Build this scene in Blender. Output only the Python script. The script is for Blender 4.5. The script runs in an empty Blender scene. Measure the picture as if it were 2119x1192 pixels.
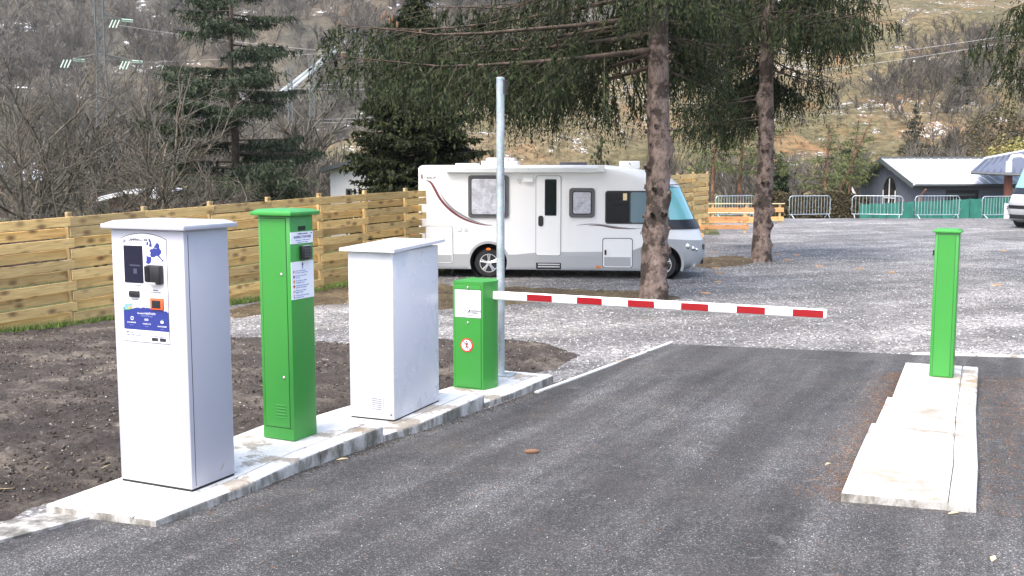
import bpy, bmesh, math, random
import numpy as np
from mathutils import Vector, Matrix, noise as mnoise

# ------------------------------------------------------------------ camera, sky, sun, exposure
scene = bpy.context.scene
COL = scene.collection
FPX, W_PX, H_PX, HZ, HC = 2200.0, 2119.0, 1192.0, 345.0, 2.25
TH = math.atan((H_PX/2-HZ)/FPX)
cam = bpy.data.cameras.new('camera'); cam_o = bpy.data.objects.new('camera', cam); COL.objects.link(cam_o)
cam.sensor_width = 36; cam.lens = FPX*36/W_PX; cam.clip_start = .05; cam.clip_end = 3000
cam_o.location = (0, 0, HC); cam_o.rotation_euler = (math.pi/2-TH, 0, 0)
scene.camera = cam_o
SUN_EL, SUN_AZ = math.radians(58), math.radians(-142)      # azimuth from +Y, towards +X positive
world = bpy.data.worlds.new('World'); scene.world = world; world.use_nodes = True
wn = world.node_tree.nodes; wl = world.node_tree.links
sky = wn.new('ShaderNodeTexSky'); sky.sky_type = 'NISHITA'; sky.sun_disc = False
sky.sun_elevation = SUN_EL; sky.sun_rotation = SUN_AZ; sky.dust_density = 4.5; sky.air_density = 1.0; sky.ozone_density = 1.2
wl.new(sky.outputs[0], wn['Background'].inputs[0]); wn['Background'].inputs[1].default_value = 0.15
sl = bpy.data.lights.new('sun', 'SUN'); sl.energy = .7; sl.angle = math.radians(30); sl.color = (1, .97, .93)
sun_o = bpy.data.objects.new('sun', sl); COL.objects.link(sun_o)
sd = Vector((math.sin(SUN_AZ)*math.cos(SUN_EL), math.cos(SUN_AZ)*math.cos(SUN_EL), math.sin(SUN_EL)))
sun_o.rotation_euler = sd.to_track_quat('Z', 'Y').to_euler(); sun_o.location = (0, 0, 30)
vs = scene.view_settings; vs.view_transform = 'Standard'; vs.look = 'None'; vs.exposure = 1.83; vs.gamma = 1

rng = np.random.default_rng(7); random.seed(7)
R = math.radians

# ------------------------------------------------------------------ ground profile and survey helpers
_GY = [-400, 2, 6.2, 8.6, 10, 11.5, 15, 20, 24, 53.4, 61, 64, 1000]
_GZ = [.16, .16, .08, -.02, -.085, -.13, -.2, -.28, -.3, -.3, -1.05, -1.2, -1.2]
def zg(y):
    y = np.asarray(y, dtype=float)
    return sum(np.interp(y+d, _GY, _GZ) for d in (-.8, -.4, 0, .4, .8))/5
def zgf(y): return float(zg(y))
_c, _s = math.cos(TH), math.sin(TH)
def ray(u, v):
    a = (u-W_PX/2)/FPX; b = (H_PX/2-v)/FPX
    return a, _c+b*_s, -_s+b*_c
def Zp(u, v, z):                       # survey point of the photograph on the level z
    d = ray(u, v); t = (z-HC)/d[2]
    return Vector((d[0]*t, d[1]*t, z))
def G(u, v, dz=0):                     # survey point on the ground
    y = 10.
    for _ in range(80): y = .5*y+.5*Zp(u, v, zgf(min(y, 55))+dz).y
    return Vector(Zp(u, v, zgf(min(y, 55))+dz))
def atY(u, v, y):                      # survey point at a known distance
    d = ray(u, v); t = y/d[1]
    return Vector((d[0]*t, y, HC+d[2]*t))

# ------------------------------------------------------------------ object helpers
def link(o, parent=None):
    COL.objects.link(o)
    if parent is not None: o.parent = parent
    return o
def tag(o, label=None, cat=None, group=None, kind=None):
    if label: o['label'] = label
    if cat: o['category'] = cat
    if group: o['group'] = group
    if kind: o['kind'] = kind
    return o
def empty(name, loc, rz=0, **k):
    o = bpy.data.objects.new(name, None); o.empty_display_size = .2; link(o)
    o.location = loc; o.rotation_euler = (0, 0, rz); return tag(o, **k)
def np_mesh(name, V, F):
    V = np.ascontiguousarray(V, dtype=np.float32); F = np.ascontiguousarray(F, dtype=np.int32)
    me = bpy.data.meshes.new(name); k = F.shape[1]
    me.vertices.add(len(V)); me.vertices.foreach_set('co', V.ravel())
    me.loops.add(F.size); me.loops.foreach_set('vertex_index', F.ravel())
    me.polygons.add(len(F)); me.polygons.foreach_set('loop_start', np.arange(0, F.size, k, dtype=np.int32))
    me.update(calc_edges=True); me.validate(); return me
def mobj(name, me, mat, parent=None, smooth=None):
    if mat is not None and not me.materials: me.materials.append(mat)
    if smooth is not None:
        me.shade_smooth()
        if smooth < 179: me.set_sharp_from_angle(angle=R(smooth))
    return link(bpy.data.objects.new(name, me), parent)
class MB:
    def __init__(s): s.v = []; s.f = []
    def add(s, vs, fs):
        b = len(s.v); s.v += [tuple(q) for q in vs]; s.f += [tuple(i+b for i in f) for f in fs]; return s
    def box(s, x0, x1, y0, y1, z0, z1):
        return s.add([(x0,y0,z0),(x1,y0,z0),(x1,y1,z0),(x0,y1,z0),(x0,y0,z1),(x1,y0,z1),(x1,y1,z1),(x0,y1,z1)],
                     [(3,2,1,0),(4,5,6,7),(0,1,5,4),(1,2,6,5),(2,3,7,6),(3,0,4,7)])
    def bbox(s, x0, x1, y0, y1, z0, z1, r=.006, seg=2):
        bm = bmesh.new(); bmesh.ops.create_cube(bm, size=1)
        for q in bm.verts: q.co = Vector(((x0+x1)/2+q.co.x*(x1-x0), (y0+y1)/2+q.co.y*(y1-y0), (z0+z1)/2+q.co.z*(z1-z0)))
        bmesh.ops.bevel(bm, geom=bm.edges[:], offset=r, segments=seg, profile=.5, affect='EDGES')
        bm.verts.index_update(); s.add([q.co[:] for q in bm.verts], [[q.index for q in f.verts] for f in bm.faces]); bm.free(); return s
    def tube(s, pts, r, n=8, caps=True):
        pts = [Vector(p) for p in pts]; rs = r if isinstance(r, (list, tuple)) else [r]*len(pts); rings = []; up0 = None
        for i, p in enumerate(pts):
            t = (pts[min(i+1, len(pts)-1)]-pts[max(i-1, 0)]).normalized()
            if up0 is None: up0 = Vector((0,0,1)) if abs(t.z) < .9 else Vector((1,0,0))
            a = t.cross(up0).normalized(); b = a.cross(t).normalized(); up0 = b
            rings.append([p+(a*math.cos(q*2*math.pi/n)+b*math.sin(q*2*math.pi/n))*rs[i] for q in range(n)])
        V = [q for g in rings for q in g]; Fs = []
        for i in range(len(rings)-1):
            for q in range(n): Fs.append((i*n+q, i*n+(q+1)%n, (i+1)*n+(q+1)%n, (i+1)*n+q))
        if caps: Fs.append(tuple(range(n-1, -1, -1))); Fs.append(tuple((len(rings)-1)*n+q for q in range(n)))
        return s.add(V, Fs)
    def prism(s, poly, axis, a, b):    # poly: list of 2-D points; extruded along axis (0,1,2) from a to b
        def P(q, t):
            if axis == 0: return (t, q[0], q[1])
            if axis == 1: return (q[0], t, q[1])
            return (q[0], q[1], t)
        n = len(poly)
        return s.add([P(q, a) for q in poly]+[P(q, b) for q in poly],
                     [tuple(range(n)), tuple(range(2*n-1, n-1, -1))]+[(i, n+i, n+(i+1)%n, (i+1)%n) for i in range(n)])
    def lathe(s, prof, c, axis=1, n=24, caps=True):   # prof: (radius, along) pairs
        c = Vector(c); V = []; Fs = []
        for r, a in prof:
            for q in range(n):
                t = q*2*math.pi/n; k = [0, 0, 0]
                k[axis] = a; k[(axis+1)%3] = r*math.cos(t); k[(axis+2)%3] = r*math.sin(t); V.append(c+Vector(k))
        for i in range(len(prof)-1):
            for q in range(n): Fs.append((i*n+q, i*n+(q+1)%n, (i+1)*n+(q+1)%n, (i+1)*n+q))
        if caps: Fs.append(tuple(range(n-1, -1, -1))); Fs.append(tuple((len(prof)-1)*n+q for q in range(n)))
        return s.add(V, Fs)
    def mesh(s, name):
        me = bpy.data.meshes.new(name); me.from_pydata(s.v, [], s.f)
        bm = bmesh.new(); bm.from_mesh(me); bmesh.ops.recalc_face_normals(bm, faces=bm.faces[:]); bm.to_mesh(me); bm.free()
        me.update(); return me
    def build(s, name, mat, parent=None, smooth=None, **k):
        return tag(mobj(name, s.mesh(name), mat, parent, smooth), **k)
def rrect(x0, x1, z0, z1, r, n=4):
    o = []
    for cx, cz, a in ((x1-r,z1-r,0),(x0+r,z1-r,90),(x0+r,z0+r,180),(x1-r,z0+r,270)):
        for i in range(n+1): t = R(a+90*i/n); o.append((cx+r*math.cos(t), cz+r*math.sin(t)))
    return o
def copy_tree(o, parent=None):
    c = o.copy(); COL.objects.link(c); c.parent = parent
    for ch in list(o.children): copy_tree(ch, c)
    return c
def lettering(txt, size, mat, parent, x, y, z, face='-y', align='LEFT', depth=.0008, name='lettering', sx=1):
    cu = bpy.data.curves.new('t', 'FONT'); cu.body = txt; cu.size = size; cu.align_x = align; cu.extrude = depth; cu.resolution_u = 3
    ob = bpy.data.objects.new('t', cu); COL.objects.link(ob)
    dg = bpy.context.evaluated_depsgraph_get(); me = bpy.data.meshes.new_from_object(ob.evaluated_get(dg))
    bpy.data.objects.remove(ob); bpy.data.curves.remove(cu); me.materials.clear(); me.name = name
    o = mobj(name, me, mat, parent); o.location = (x, y, z); o.scale = (sx, 1, 1)
    o.rotation_euler = (math.pi/2, 0, 0) if face == '-y' else (math.pi/2, 0, math.pi/2)
    return o

# ------------------------------------------------------------------ materials
def mat(name, base, rough=.6, metal=0, spec=.5, **k):
    m = bpy.data.materials.new(name); m.use_nodes = True; b = m.node_tree.nodes['Principled BSDF']
    b.inputs['Base Color'].default_value = (*base, 1); b.inputs['Roughness'].default_value = rough
    b.inputs['Metallic'].default_value = metal; b.inputs['Specular IOR Level'].default_value = spec
    for q, v in k.items(): b.inputs[q.replace('_', ' ')].default_value = v
    return m
class NT:
    """small node-tree writer"""
    def __init__(s, m): s.m = m; s.t = m.node_tree; s.n = s.t.nodes; s.l = s.t.links; s.b = s.n['Principled BSDF']
    def new(s, kind, ins=None, **k):
        n = s.n.new(kind)
        for q, v in k.items(): setattr(n, q, v)
        for q, v in (ins or {}).items():
            if hasattr(v, 'is_output'): s.l.new(v, n.inputs[q])
            else: n.inputs[q].default_value = v
        return n
    def co(s, scale=(1,1,1), kind='Object', rot=(0,0,0)):
        c = s.new('ShaderNodeTexCoord'); return s.new('ShaderNodeMapping', {'Vector': c.outputs[kind], 'Scale': scale, 'Rotation': rot}).outputs[0]
    def wco(s):
        return s.new('ShaderNodeNewGeometry').outputs['Position']
    def noise(s, vec, scale, detail=4, rough=.55, dist=0):
        return s.new('ShaderNodeTexNoise', {'Vector': vec, 'Scale': scale, 'Detail': detail, 'Roughness': rough, 'Distortion': dist}).outputs['Fac']
    def vor(s, vec, scale, feature='F1', out='Distance', rnd=1):
        return s.new('ShaderNodeTexVoronoi', {'Vector': vec, 'Scale': scale, 'Randomness': rnd}, feature=feature).outputs[out]
    def ramp(s, fac, stops, interp='LINEAR'):
        r = s.new('ShaderNodeValToRGB', {'Fac': fac}); e = r.color_ramp; e.interpolation = interp
        while len(e.elements) > 1: e.elements.remove(e.elements[-1])
        for i, (p, c) in enumerate(stops):
            q = e.elements[0] if i == 0 else e.elements.new(p)
            q.position = p; q.color = (*c, 1) if isinstance(c, tuple) else (c, c, c, 1)
        return r.outputs[0]
    def mix(s, f, a, b, mode='MIX'):
        n = s.new('ShaderNodeMix', data_type='RGBA', blend_type=mode)
        for i, v in ((0, f), (6, a), (7, b)):
            if hasattr(v, 'is_output'): s.l.new(v, n.inputs[i])
            else: n.inputs[i].default_value = v if i == 0 else ((*v, 1) if isinstance(v, tuple) else (v, v, v, 1))
        return n.outputs[2]
    def math(s, op, a, b=0., clamp=False):
        n = s.new('ShaderNodeMath', operation=op, use_clamp=clamp)
        for i, v in ((0, a), (1, b)):
            if hasattr(v, 'is_output'): s.l.new(v, n.inputs[i])
            else: n.inputs[i].default_value = v
        return n.outputs[0]
    def color(s, c): s.l.new(c, s.b.inputs['Base Color'])
    def rough(s, c): s.l.new(c, s.b.inputs['Roughness'])
    def bump(s, h, strength=.5, dist=.01):
        n = s.new('ShaderNodeBump', {'Height': h, 'Strength': strength, 'Distance': dist}); s.l.new(n.outputs[0], s.b.inputs['Normal'])
    def sep(s, vec): return s.new('ShaderNodeSeparateXYZ', {0: vec}).outputs

def m_paint(name, base, rough=.32, dirt=.08, coat=0.):
    m = mat(name, base, rough, Coat_Weight=coat); t = NT(m); p = t.co()
    n = t.noise(p, 2.2, 6, .6); n2 = t.noise(p, 60, 3)
    c = t.mix(t.ramp(n, [(.35, 0.), (.75, dirt)]), base, tuple(q*.62 for q in base)); t.color(c)
    t.rough(t.ramp(n, [(.3, rough*.85), (.7, rough*1.25)])); t.bump(n2, .05, .001); return m
M = {}
M['grey_white'] = m_paint('powder coated pale grey', (.42, .42, .47), .33, .06)
M['box_white'] = m_paint('powder coated white', (.62, .62, .65), .26, .02)
M['green'] = m_paint('green powder coat', (.040, .255, .040), .34, .12)
M['van_white'] = m_paint('motorhome gelcoat', (.80, .80, .78), .22, .05, .3)
M['van_grey'] = m_paint('silver grey skirt', (.36, .37, .375), .35, .1)
M['awning_grey'] = mat('anodised awning', (.55, .58, .58), .35)
M['black'] = mat('black plastic', (.012, .012, .014), .35)
M['dark_gap'] = mat('dark seam', (.01, .012, .01), .8)
M['rubber'] = mat('tyre rubber', (.018, .018, .018), .8)
M['frame_grey'] = mat('window frame grey', (.085, .085, .088), .45)
M['screen'] = mat('display glass', (.006, .007, .022), .12)
M['navy'] = mat('navy print', (.020, .032, .20), .4)
M['navy_pale'] = mat('pale blue print', (.20, .26, .50), .45)
M['print_white'] = mat('white print', (.80, .80, .83), .4)
M['print_black'] = mat('black print', (.02, .02, .025), .5)
M['print_grey'] = mat('grey print', (.32, .34, .40), .5)
M['print_green'] = mat('green print', (.10, .40, .08), .5)
M['print_sky'] = mat('sky blue print', (.15, .34, .62), .5)
M['print_orange'] = mat('orange print', (.75, .28, .04), .5)
M['orange'] = mat('orange plastic', (.62, .10, .025), .4)
M['chrome'] = mat('bright metal', (.72, .72, .72), .22, 1)
M['alu'] = mat('aluminium', (.66, .67, .68), .35, .8)
M['sticker_silver'] = m_paint('brushed silver label', (.60, .61, .63), .4, .05)
M['red'] = mat('red reflective band', (.26, .006, .010), .3)
M['sign_red'] = mat('sign red', (.62, .03, .015), .4)
M['arm_white'] = m_paint('barrier arm white', (.82, .81, .80), .3, .04)
M['swoosh_red'] = mat('dark red decal', (.16, .035, .045), .4)
M['swoosh_grey'] = mat('grey decal', (.22, .23, .23), .4)
M['lamp_orange'] = mat('orange marker lens', (.65, .17, .02), .25)
M['dark_glass'] = mat('tinted window', (.008, .009, .010), .06)
M['curtain'] = mat('blue grey blind behind glass', (.14, .22, .25), .25, Coat_Weight=.8)
M['blind'] = None
def g():
    m = mat('silvery thermal blind', (.5, .5, .53), .32, .35); t = NT(m); p = t.co()
    w = t.noise(p, 5, 5, .6, 1.); fine = t.new('ShaderNodeTexWave', {'Vector': p, 'Scale': 9., 'Distortion': .6}, bands_direction='Z').outputs['Fac']
    t.color(t.ramp(w, [(.3, (.34, .34, .37)), (.7, (.66, .67, .72))])); t.bump(t.mix(.4, w, fine), .5, .02); return m
M['blind'] = g()
M['windscreen'] = mat('teal windscreen with blind behind', (.20, .50, .50), .08, Coat_Weight=1.)
def g():
    m = mat('hot dip galvanised steel', (.42, .46, .48), .42, .55); t = NT(m); p = t.co((1, 1, .35))
    n = t.noise(p, 9, 5, .6); v = t.vor(t.co(), 60, out='Color')
    t.color(t.mix(.25, t.ramp(n, [(.3, (.26, .31, .33)), (.65, (.50, .55, .57)), (.8, (.62, .66, .68))]), v, 'SOFT_LIGHT')); t.rough(t.ramp(n, [(.3, .35), (.7, .6)])); return m
M['galv'] = g()
def g():
    m = mat('asphalt', (.06, .06, .06), .85); t = NT(m); p = t.wco()
    v = t.vor(p, 150, out='Color'); vd = t.vor(p, 150); f = t.noise(p, 300, 2, .7); big = t.noise(p, .55, 5, .6); mid = t.noise(p, 3.2, 5, .65); st = t.noise(t.new('ShaderNodeMapping', {'Vector': t.new('ShaderNodeMapping', {'Vector': p, 'Rotation': (0, 0, R(24))}).outputs[0], 'Scale': (1.3, .10, 1)}).outputs[0], 1.8, 4, .6)
    sv = t.sep(v)[0]
    grain = t.ramp(sv, [(0, .014), (.5, .030), (.82, .060), (.95, .12), (1, .24)])
    grain2 = t.ramp(f, [(.3, .45), (.7, 1.55)])
    c = t.mix(1., grain, grain2, 'MULTIPLY')
    c = t.mix(1., c, t.ramp(st, [(.34, (.66, .64, .62)), (.5, (1.05, 1.03, 1.0)), (.66, (1.8, 1.78, 1.75))]), 'MULTIPLY')
    c = t.mix(1., c, t.ramp(t.mix(.5, big, mid), [(.34, .75), (.5, 1.1), (.64, 1.55)]), 'MULTIPLY')
    sc = t.noise(p, 5.5, 7, .72, .3)
    c = t.mix(t.ramp(sc, [(.60, 0.), (.72, .55)]), c, t.mix(1., (.22, .215, .205), grain2, 'MULTIPLY'))
    crk = t.math('ABSOLUTE', t.math('SUBTRACT', t.noise(p, .9, 7, .75, 1.2), .5))
    c = t.mix(t.ramp(crk, [(.0, .45), (.006, 0.)]), c, (.012, .012, .012))
    brown = t.ramp(t.noise(p, .8, 6, .7), [(.46, 0.), (.72, .40)])
    t.color(t.mix(brown, c, t.mix(1., (.070, .060, .047), grain2, 'MULTIPLY'), 'MIX')); t.bump(t.mix(.5, vd, f), .9, .006); return m
M['asphalt'] = g()
def g():
    m = mat('crushed gravel', (.2, .2, .2), .8); t = NT(m); p = t.wco()
    w = t.new('ShaderNodeVectorMath', {0: p, 1: (1, 1, 1)}, operation='MULTIPLY').outputs[0]
    v = t.sep(t.vor(w, 34, out='Color'))[0]; vd = t.vor(w, 34); v2 = t.sep(t.vor(w, 70, out='Color'))[1]
    big = t.noise(p, .22, 6, .62); mid = t.noise(p, 1.4, 6, .7)
    g1 = t.ramp(v, [(0, .045), (.4, .10), (.75, .20), (.93, .50), (1, .75)]); g2 = t.ramp(v2, [(0, .05), (.6, .16), (1, .42)])
    c = t.mix(.4, g1, g2)
    lum = t.ramp(t.mix(.5, big, mid), [(.34, (.42, .41, .395)), (.5, (.95, .92, .88)), (.64, (1.7, 1.65, 1.57))])
    c = t.mix(1., c, lum, 'MULTIPLY')
    rut = t.noise(t.new('ShaderNodeMapping', {'Vector': t.new('ShaderNodeMapping', {'Vector': p, 'Rotation': (0, 0, R(62))}).outputs[0], 'Scale': (1., .13, 1)}).outputs[0], .9, 5, .6)
    c = t.mix(1., c, t.ramp(rut, [(.36, .70), (.5, 1.), (.64, 1.30)]), 'MULTIPLY')
    t.color(t.mix(t.ramp(t.noise(p, .5, 6, .7), [(.55, 0.), (.78, .45)]), c, t.mix(1., c, (1.15, .93, .66), 'MULTIPLY')))
    t.bump(t.mix(.5, vd, v2), 1., .02); return m
M['gravel'] = g()
def g(name, a, b, c3):
    m = mat(name, a, .95, spec=.2); t = NT(m); p = t.wco()
    n = t.noise(p, 1.1, 9, .72); f = t.noise(p, 34, 7, .8); v = t.sep(t.vor(p, 30, out='Color'))[0]
    c = t.ramp(n, [(.32, a), (.52, b), (.68, c3)]); c = t.mix(1., c, t.ramp(f, [(.3, .35), (.7, 1.7)]), 'MULTIPLY')
    c = t.mix(t.ramp(v, [(.985, 0.), (.992, .6)]), c, (.30, .27, .22)); t.color(c)
    t.bump(f, 1., .05); return m
M['soil'] = g('dark turned soil', (.050, .042, .036), (.092, .078, .067), (.24, .205, .165))
M['straw_soil'] = g('dry earth with straw', (.060, .045, .028), (.13, .10, .06), (.24, .19, .11))
M['meadow'] = g('rough winter meadow', (.06, .07, .025), (.10, .11, .04), (.17, .15, .07))
def g():
    m = mat('cast concrete', (.55, .53, .49), .8); t = NT(m); p = t.co(); n = t.noise(p, 3.2, 7, .65); f = t.noise(p, 75, 4, .7); s = t.noise(p, 1.5, 7, .72, .4)
    c = t.ramp(n, [(.3, (.50, .49, .46)), (.6, (.64, .63, .60)), (.8, (.70, .70, .68))])
    pz = t.sep(t.new('ShaderNodeNewGeometry').outputs['Normal'])
    c = t.mix(t.ramp(s, [(.55, 0.), (.585, .7), (.75, .9)]), c, t.mix(t.noise(p, 5, 3), (.25, .18, .09), (.15, .13, .10)))
    w = t.wco(); wn_ = t.noise(w, 7, 6, .7)
    for cx, cy, rr in ((-2.42, 6.62, .30), (-1.83, 6.98, .26), (-.72, 9.55, .30), (-1.2, 8.45, .16), (4.75, 11.35, .40), (2.65, 6.58, .30), (3.35, 6.42, .25), (4.95, 11.1, .25), (3.62, 7.1, .22)):
        ds = t.new('ShaderNodeVectorMath', {0: t.new('ShaderNodeVectorMath', {0: w, 1: (1, 1, 0)}, operation='MULTIPLY').outputs[0], 1: (cx, cy, 0)}, operation='DISTANCE').outputs['Value']
        mk = t.math('ADD', t.math('SUBTRACT', 1., t.math('DIVIDE', ds, rr)), t.math('MULTIPLY', t.math('SUBTRACT', wn_, .5), 2.2))
        c = t.mix(t.ramp(mk, [(.38, 0.), (.52, .62)]), c, t.mix(wn_, (.30, .19, .075), (.15, .13, .10)))
    c = t.mix(1., c, t.ramp(f, [(.3, .82), (.7, 1.12)]), 'MULTIPLY'); t.color(c); t.bump(t.mix(.4, f, n), .35, .004); return m
M['concrete'] = g()
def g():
    m = mat('damp rough kerb face with painted shade', (.3, .29, .26), .75); t = NT(m); p = t.co((1, 1, .45)); n = t.noise(p, 6.5, 6, .65); f = t.noise(t.co(), 60, 4, .7)
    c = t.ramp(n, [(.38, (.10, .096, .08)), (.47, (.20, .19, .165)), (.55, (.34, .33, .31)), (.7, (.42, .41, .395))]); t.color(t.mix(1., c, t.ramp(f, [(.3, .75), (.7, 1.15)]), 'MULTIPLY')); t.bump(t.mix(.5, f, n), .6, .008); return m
M['kerb_face'] = g()  # rough damp concrete, with the shade of upright sides darkened into its colour
def g(name, a, b, kn, grain=(.6, 9, 9)):
    m = mat(name, a, .7); t = NT(m); c0 = t.new('ShaderNodeTexCoord').outputs['Object']; oi = t.new('ShaderNodeObjectInfo').outputs['Random']
    off = t.new('ShaderNodeCombineXYZ', {0: t.math('MULTIPLY', oi, 31.), 1: t.math('MULTIPLY', oi, 17.), 2: t.math('MULTIPLY', oi, 53.)}).outputs[0]
    p = t.new('ShaderNodeVectorMath', {0: c0, 1: off}, operation='ADD').outputs[0]
    ps = t.new('ShaderNodeVectorMath', {0: p, 1: grain}, operation='MULTIPLY').outputs[0]
    n = t.noise(ps, 4, 6, .6, .8); kv = t.vor(t.new('ShaderNodeVectorMath', {0: p, 1: (2.6, .01, 5.)}, operation='MULTIPLY').outputs[0], 1.25)
    c = t.ramp(n, [(.3, a), (.65, b)])
    c = t.mix(1., c, t.ramp(oi, [(0, (.72, .72, .70)), (.5, (1., .98, .9)), (1, (1.22, 1.15, 1.0))]), 'MULTIPLY')
    c = t.mix(t.ramp(kv, [(.05, .95), (.18, .62), (.36, 0.)]), c, kn); t.color(c); t.bump(n, .25, .004); return m
M['fence_wood'] = g('pressure treated pine', (.47, .31, .12), (.74, .54, .245), (.16, .088, .035))
M['post_wood'] = g('pine post', (.36, .26, .12), (.50, .38, .20), (.18, .11, .05), (9, 9, .6))
M['orange_wood'] = g('fresh larch rail', (.56, .26, .10), (.70, .36, .16), (.30, .11, .04))
M['pale_wood'] = g('pale larch cap', (.62, .50, .30), (.76, .64, .42), (.4, .28, .14))
def g(name, a, b, d, sc=6):
    m = mat(name, a, .9, spec=.2); t = NT(m); p = t.co((1, 1, .5)); n = t.noise(p, sc, 7, .7); v = t.vor(t.co((1, 1, .6)), sc*1.7); k = t.noise(t.co(), 3.1, 4, .6)
    c = t.ramp(n, [(.33, a), (.66, b)]); c = t.mix(t.ramp(k, [(.48, 0.), (.56, .9)]), c, d); t.color(t.mix(1., c, t.ramp(v, [(0, .6), (.5, 1.15)]), 'MULTIPLY')); t.bump(t.mix(.5, n, v), .8, .02); return m
M['spruce_bark'] = g('spruce bark', (.085, .064, .053), (.225, .172, .146), (.036, .028, .022), 11)
M['dark_bark'] = g('dark conifer bark', (.06, .045, .035), (.12, .09, .07), (.04, .035, .025))
M['red_bark'] = g('reddish pine bark', (.13, .065, .038), (.22, .12, .075), (.07, .045, .03))
M['bare_bark'] = g('lichen grey bark', (.075, .064, .05), (.15, .128, .098), (.045, .042, .03))
def m_leaf(name, cols, rough=.75, trans=.0):
    m = mat(name, cols[0], rough, spec=.25); t = NT(m); r = t.new('ShaderNodeNewGeometry').outputs['Random Per Island']
    t.color(t.ramp(r, [(i/max(1, len(cols)-1), c) for i, c in enumerate(cols)])); return m
M['spruce_leaf'] = m_leaf('spruce needles', [(.008, .014, .005), (.015, .024, .008), (.026, .038, .012), (.050, .062, .019)])
M['cedar_leaf'] = m_leaf('cedar needles', [(.014, .023, .012), (.026, .040, .021), (.044, .064, .035), (.068, .090, .048)])
M['yew_leaf'] = m_leaf('dark dense needles', [(.006, .010, .003), (.010, .017, .005), (.019, .028, .008), (.055, .064, .017)])
M['pine_leaf'] = m_leaf('light pine foliage', [(.050, .070, .022), (.085, .110, .034), (.13, .15, .055), (.17, .17, .08)])
M['ivy_leaf'] = m_leaf('ivy leaves', [(.014, .024, .010), (.03, .045, .018), (.05, .065, .028)])
M['hedge_leaf'] = m_leaf('brown winter hedge', [(.04, .034, .018), (.075, .062, .03), (.12, .095, .05), (.05, .055, .02)])
M['yellow_leaf'] = m_leaf('yellow green spring leaves', [(.12, .12, .035), (.21, .19, .06), (.30, .26, .09)])
M['grass'] = m_leaf('grass blades', [(.07, .13, .02), (.12, .20, .035), (.18, .25, .06), (.24, .22, .09)])
M['twig_far'] = m_leaf('bare twigs', [(.062, .056, .045), (.092, .083, .066), (.125, .113, .091), (.096, .077, .058)])
M['twig_pale'] = m_leaf('pale bare twigs', [(.12, .105, .085), (.165, .145, .115), (.21, .185, .15)])
M['twig_pink'] = m_leaf('pinkish bare shrub', [(.22, .13, .14), (.30, .20, .20), (.16, .10, .10)])
M['cone'] = mat('spruce cone', (.17, .09, .05), .8)
M['needle'] = m_leaf('fallen needles', [(.20, .075, .025), (.28, .13, .05), (.14, .06, .03), (.36, .22, .10)])
M['straw'] = m_leaf('dry straw', [(.30, .24, .14), (.42, .34, .20), (.22, .17, .10)])
M['chip'] = mat('wood chip', (.45, .28, .15), .8)
M['dry_leaf'] = mat('dry leaf', (.55, .44, .26), .7)
M['pebble'] = m_leaf('loose stones', [(.10, .10, .10), (.20, .20, .20), (.34, .33, .32), (.60, .59, .57)])
M['clod'] = m_leaf('soil clods', [(.025, .02, .016), (.05, .04, .03), (.09, .07, .05)])
def g():
    m = mat('far wooded hillside', (.1, .08, .06), .95, spec=.1); t = NT(m); p = t.wco(); n = t.noise(p, .018, 7, .65); f = t.noise(p, .35, 6, .7); s = t.noise(p, .06, 8, .72); sp = t.noise(p, .55, 4, .7)
    c = t.ramp(n, [(.3, (.058, .056, .046)), (.5, (.088, .082, .064)), (.7, (.13, .10, .068))]); c = t.mix(1., c, t.ramp(f, [(.3, .5), (.7, 1.5)]), 'MULTIPLY')
    sn = t.math('MULTIPLY', t.ramp(s, [(.585, 0.), (.62, 1.)]), t.ramp(sp, [(.53, 0.), (.57, 1.)]))
    t.color(t.mix(sn, c, (.75, .77, .82))); t.bump(f, 1., 1.); return m
M['hill_far'] = g()
def g():
    m = mat('grassy hillside', (.15, .14, .07), .95, spec=.1); t = NT(m); p = t.wco(); n = t.noise(p, .035, 8, .68); f = t.noise(p, .9, 7, .75); s = t.noise(p, .13, 8, .74); sp = t.noise(p, 1.9, 5, .75); ru = t.noise(p, .09, 6, .7)
    c = t.ramp(n, [(.32, (.082, .078, .038)), (.5, (.118, .100, .054)), (.62, (.155, .122, .07)), (.75, (.095, .074, .046))])
    c = t.mix(t.ramp(ru, [(.54, 0.), (.70, .65)]), c, (.26, .135, .06)); c = t.mix(1., c, t.ramp(f, [(.30, .25), (.70, 1.85)]), 'MULTIPLY')
    sn = t.math('MULTIPLY', t.ramp(s, [(.555, 0.), (.60, 1.)]), t.ramp(sp, [(.55, 0.), (.58, 1.)]))
    t.color(t.mix(sn, c, (.75, .77, .82))); t.bump(f, 1., .5); return m
M['hill_grass'] = g()
M['siding'] = mat('blue grey board siding', (.12, .13, .16), .7)
def g():
    m = mat('pale sheet metal roof', (.66, .68, .72), .38, .2); t = NT(m); n = t.noise(t.co(), 1.2, 5); t.color(t.ramp(n, [(.3, (.52, .54, .58)), (.7, (.72, .74, .78))])); return m
M['roof_pale'] = g()
M['roof_grey'] = mat('grey ribbed roof', (.085, .095, .13), .6)
M['trim_dark'] = mat('dark roof trim', (.07, .08, .08), .6)
M['wall_white'] = m_paint('white render', (.74, .73, .70), .8, .15)
M['wall_brown'] = mat('brown wall', (.16, .10, .08), .8)
M['rust'] = mat('rusty steel', (.17, .065, .045), .8)
M['ochre'] = mat('ochre wall', (.45, .35, .17), .8)
def g():
    m = mat('green windbreak net', (.012, .13, .095), .8); t = NT(m); n = t.noise(t.co((1, 1, .5)), 2.3, 5, .6); t.color(t.ramp(n, [(.3, (.008, .09, .068)), (.7, (.02, .17, .125))])); return m
M['net'] = g()
M['net_post'] = mat('dark green post', (.01, .03, .025), .6)
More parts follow.
